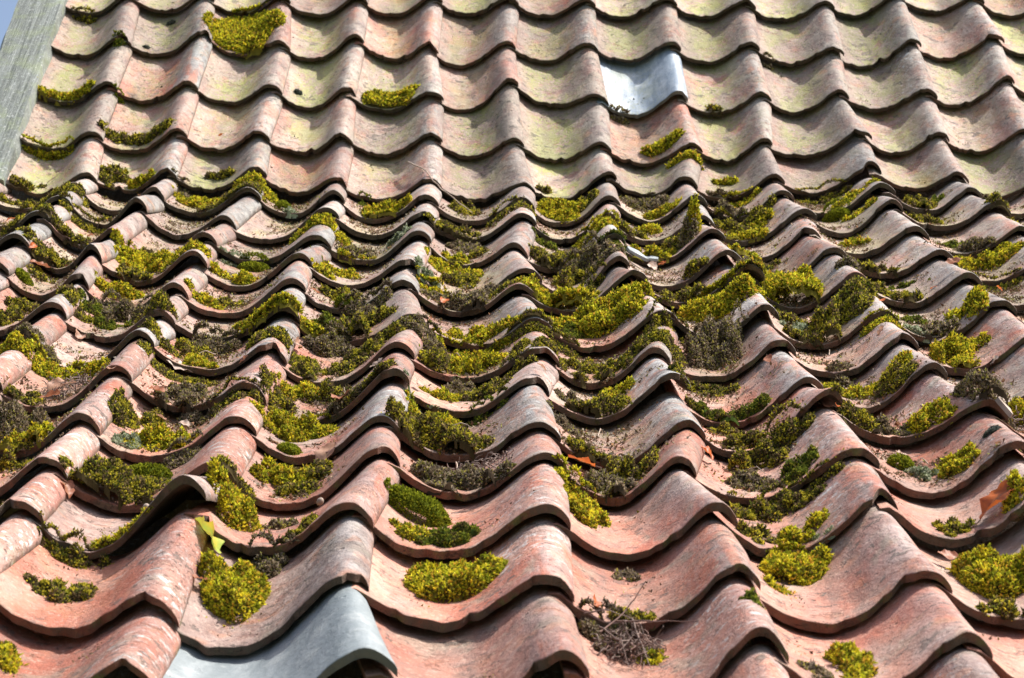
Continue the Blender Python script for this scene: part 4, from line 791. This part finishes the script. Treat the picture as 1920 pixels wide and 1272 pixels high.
def bud(c, r, t, s, lift, rad, label):
    V = []; F = []; n, m = 9, 12
    for i in range(n):
        a = math.pi * i / (n - 1)
        for j in range(m):
            b = 6.2832 * j / m; k = 1 + .10 * math.cos(5 * b + i * 1.3)
            V.append((math.sin(a) * math.cos(b) * k * rad, math.sin(a) * math.sin(b) * k * rad, -math.cos(a) * rad * 1.3))
    for i in range(n - 1):
        for j in range(m): F.append((i * m + j, i * m + (j + 1) % m, (i + 1) * m + (j + 1) % m, (i + 1) * m + j))
    ob = add_obj('beech_bud', mesh_from('beech_bud', np.array(V) * U, [np.array(F)]), M_CONE); ob.matrix_world = roof_matrix(c, r, t, s, lift, 1.1, 1.2, .4); tag(ob, label, 'bud')
bud(-2, 11, .60, .18, .05, .022, 'small round brown bud beside the olive moss at lower left')
bud(-1, 11, .55, .75, .06, .022, 'small grey bud in the moss left of the lower centre')
bud(-4, 7, .30, .3, .05, .025, 'pinkish nut in the pan at the left')
bud(0, 5, .50, .6, .05, .022, 'pale husk on the moss near the centre')

# loose litter: specks of bark, soil and broken moss that nobody could count
def litter(name, n, rows, cols, tones, size, label_kind, seed, tpref=(.32, .17)):
    R = np.random.default_rng(seed); VV = []; CC = []
    for r in rows:
        for c in cols:
            if (c, r) not in RANK: continue
            m = int(n * R.uniform(.4, 1.6)); k = max(1, m // 22); ct = np.clip(R.normal(tpref[0], tpref[1], k), .04, .95); cs = R.uniform(.05, .95, k); w = R.integers(0, k, m)
            sg = R.uniform(.015, .09, k)[w]; t = np.clip(ct[w] + R.normal(0, 1, m) * sg, .02, .97); s = np.clip(cs[w] + R.normal(0, 1.2, m) * sg, .0, 1)
            P = tile_point(c, r, t, s, np.full(m, .012)); q = R.normal(size=(m, 4, 3)) * (size * R.uniform(.3, 1.5, (m, 1, 1)))
            VV.append((P[:, None] + q).reshape(-1, 3)); CC.append(np.repeat(np.array(tones)[R.integers(0, len(tones), m)] * R.uniform(.7, 1.2, (m, 1)), 4, 0))
    V = np.concatenate(VV); C = np.concatenate(CC); b = np.arange(0, len(V), 4)
    F = np.concatenate([np.stack([b + i, b + j, b + k], 1) for i, j, k in ((0, 1, 2), (0, 2, 3), (0, 3, 1), (1, 3, 2))])
    ob = add_obj(name, mesh_from(name, V, [F], attr={'tone': np.concatenate([C, np.ones((len(C), 1))], 1)}, smooth=False), M_MOSS)
    tag(ob, label_kind[0], label_kind[1], kind='stuff')
litter('leaf_litter', 620, range(1, 11), range(-6, 8), [(.26, .18, .12), (.36, .27, .19), (.18, .13, .08), (.42, .36, .28), (.28, .27, .07), (.30, .16, .09)], .0016, ('fine brown litter of bark and moss crumbs in the pans below the bend', 'litter'), 5)
litter('leaf_litter', 28, range(11, 14), range(-4, 6), [(.20, .12, .08), (.12, .08, .05), (.30, .28, .07)], .0010, ('sparse dark crumbs scattered on the nearest red tiles', 'litter'), 6)
litter('leaf_litter', 10, range(-5, 1), range(-6, 8), [(.10, .08, .05), (.18, .15, .06)], .0012, ('sparse dark specks on the upper slope tiles', 'litter'), 8)
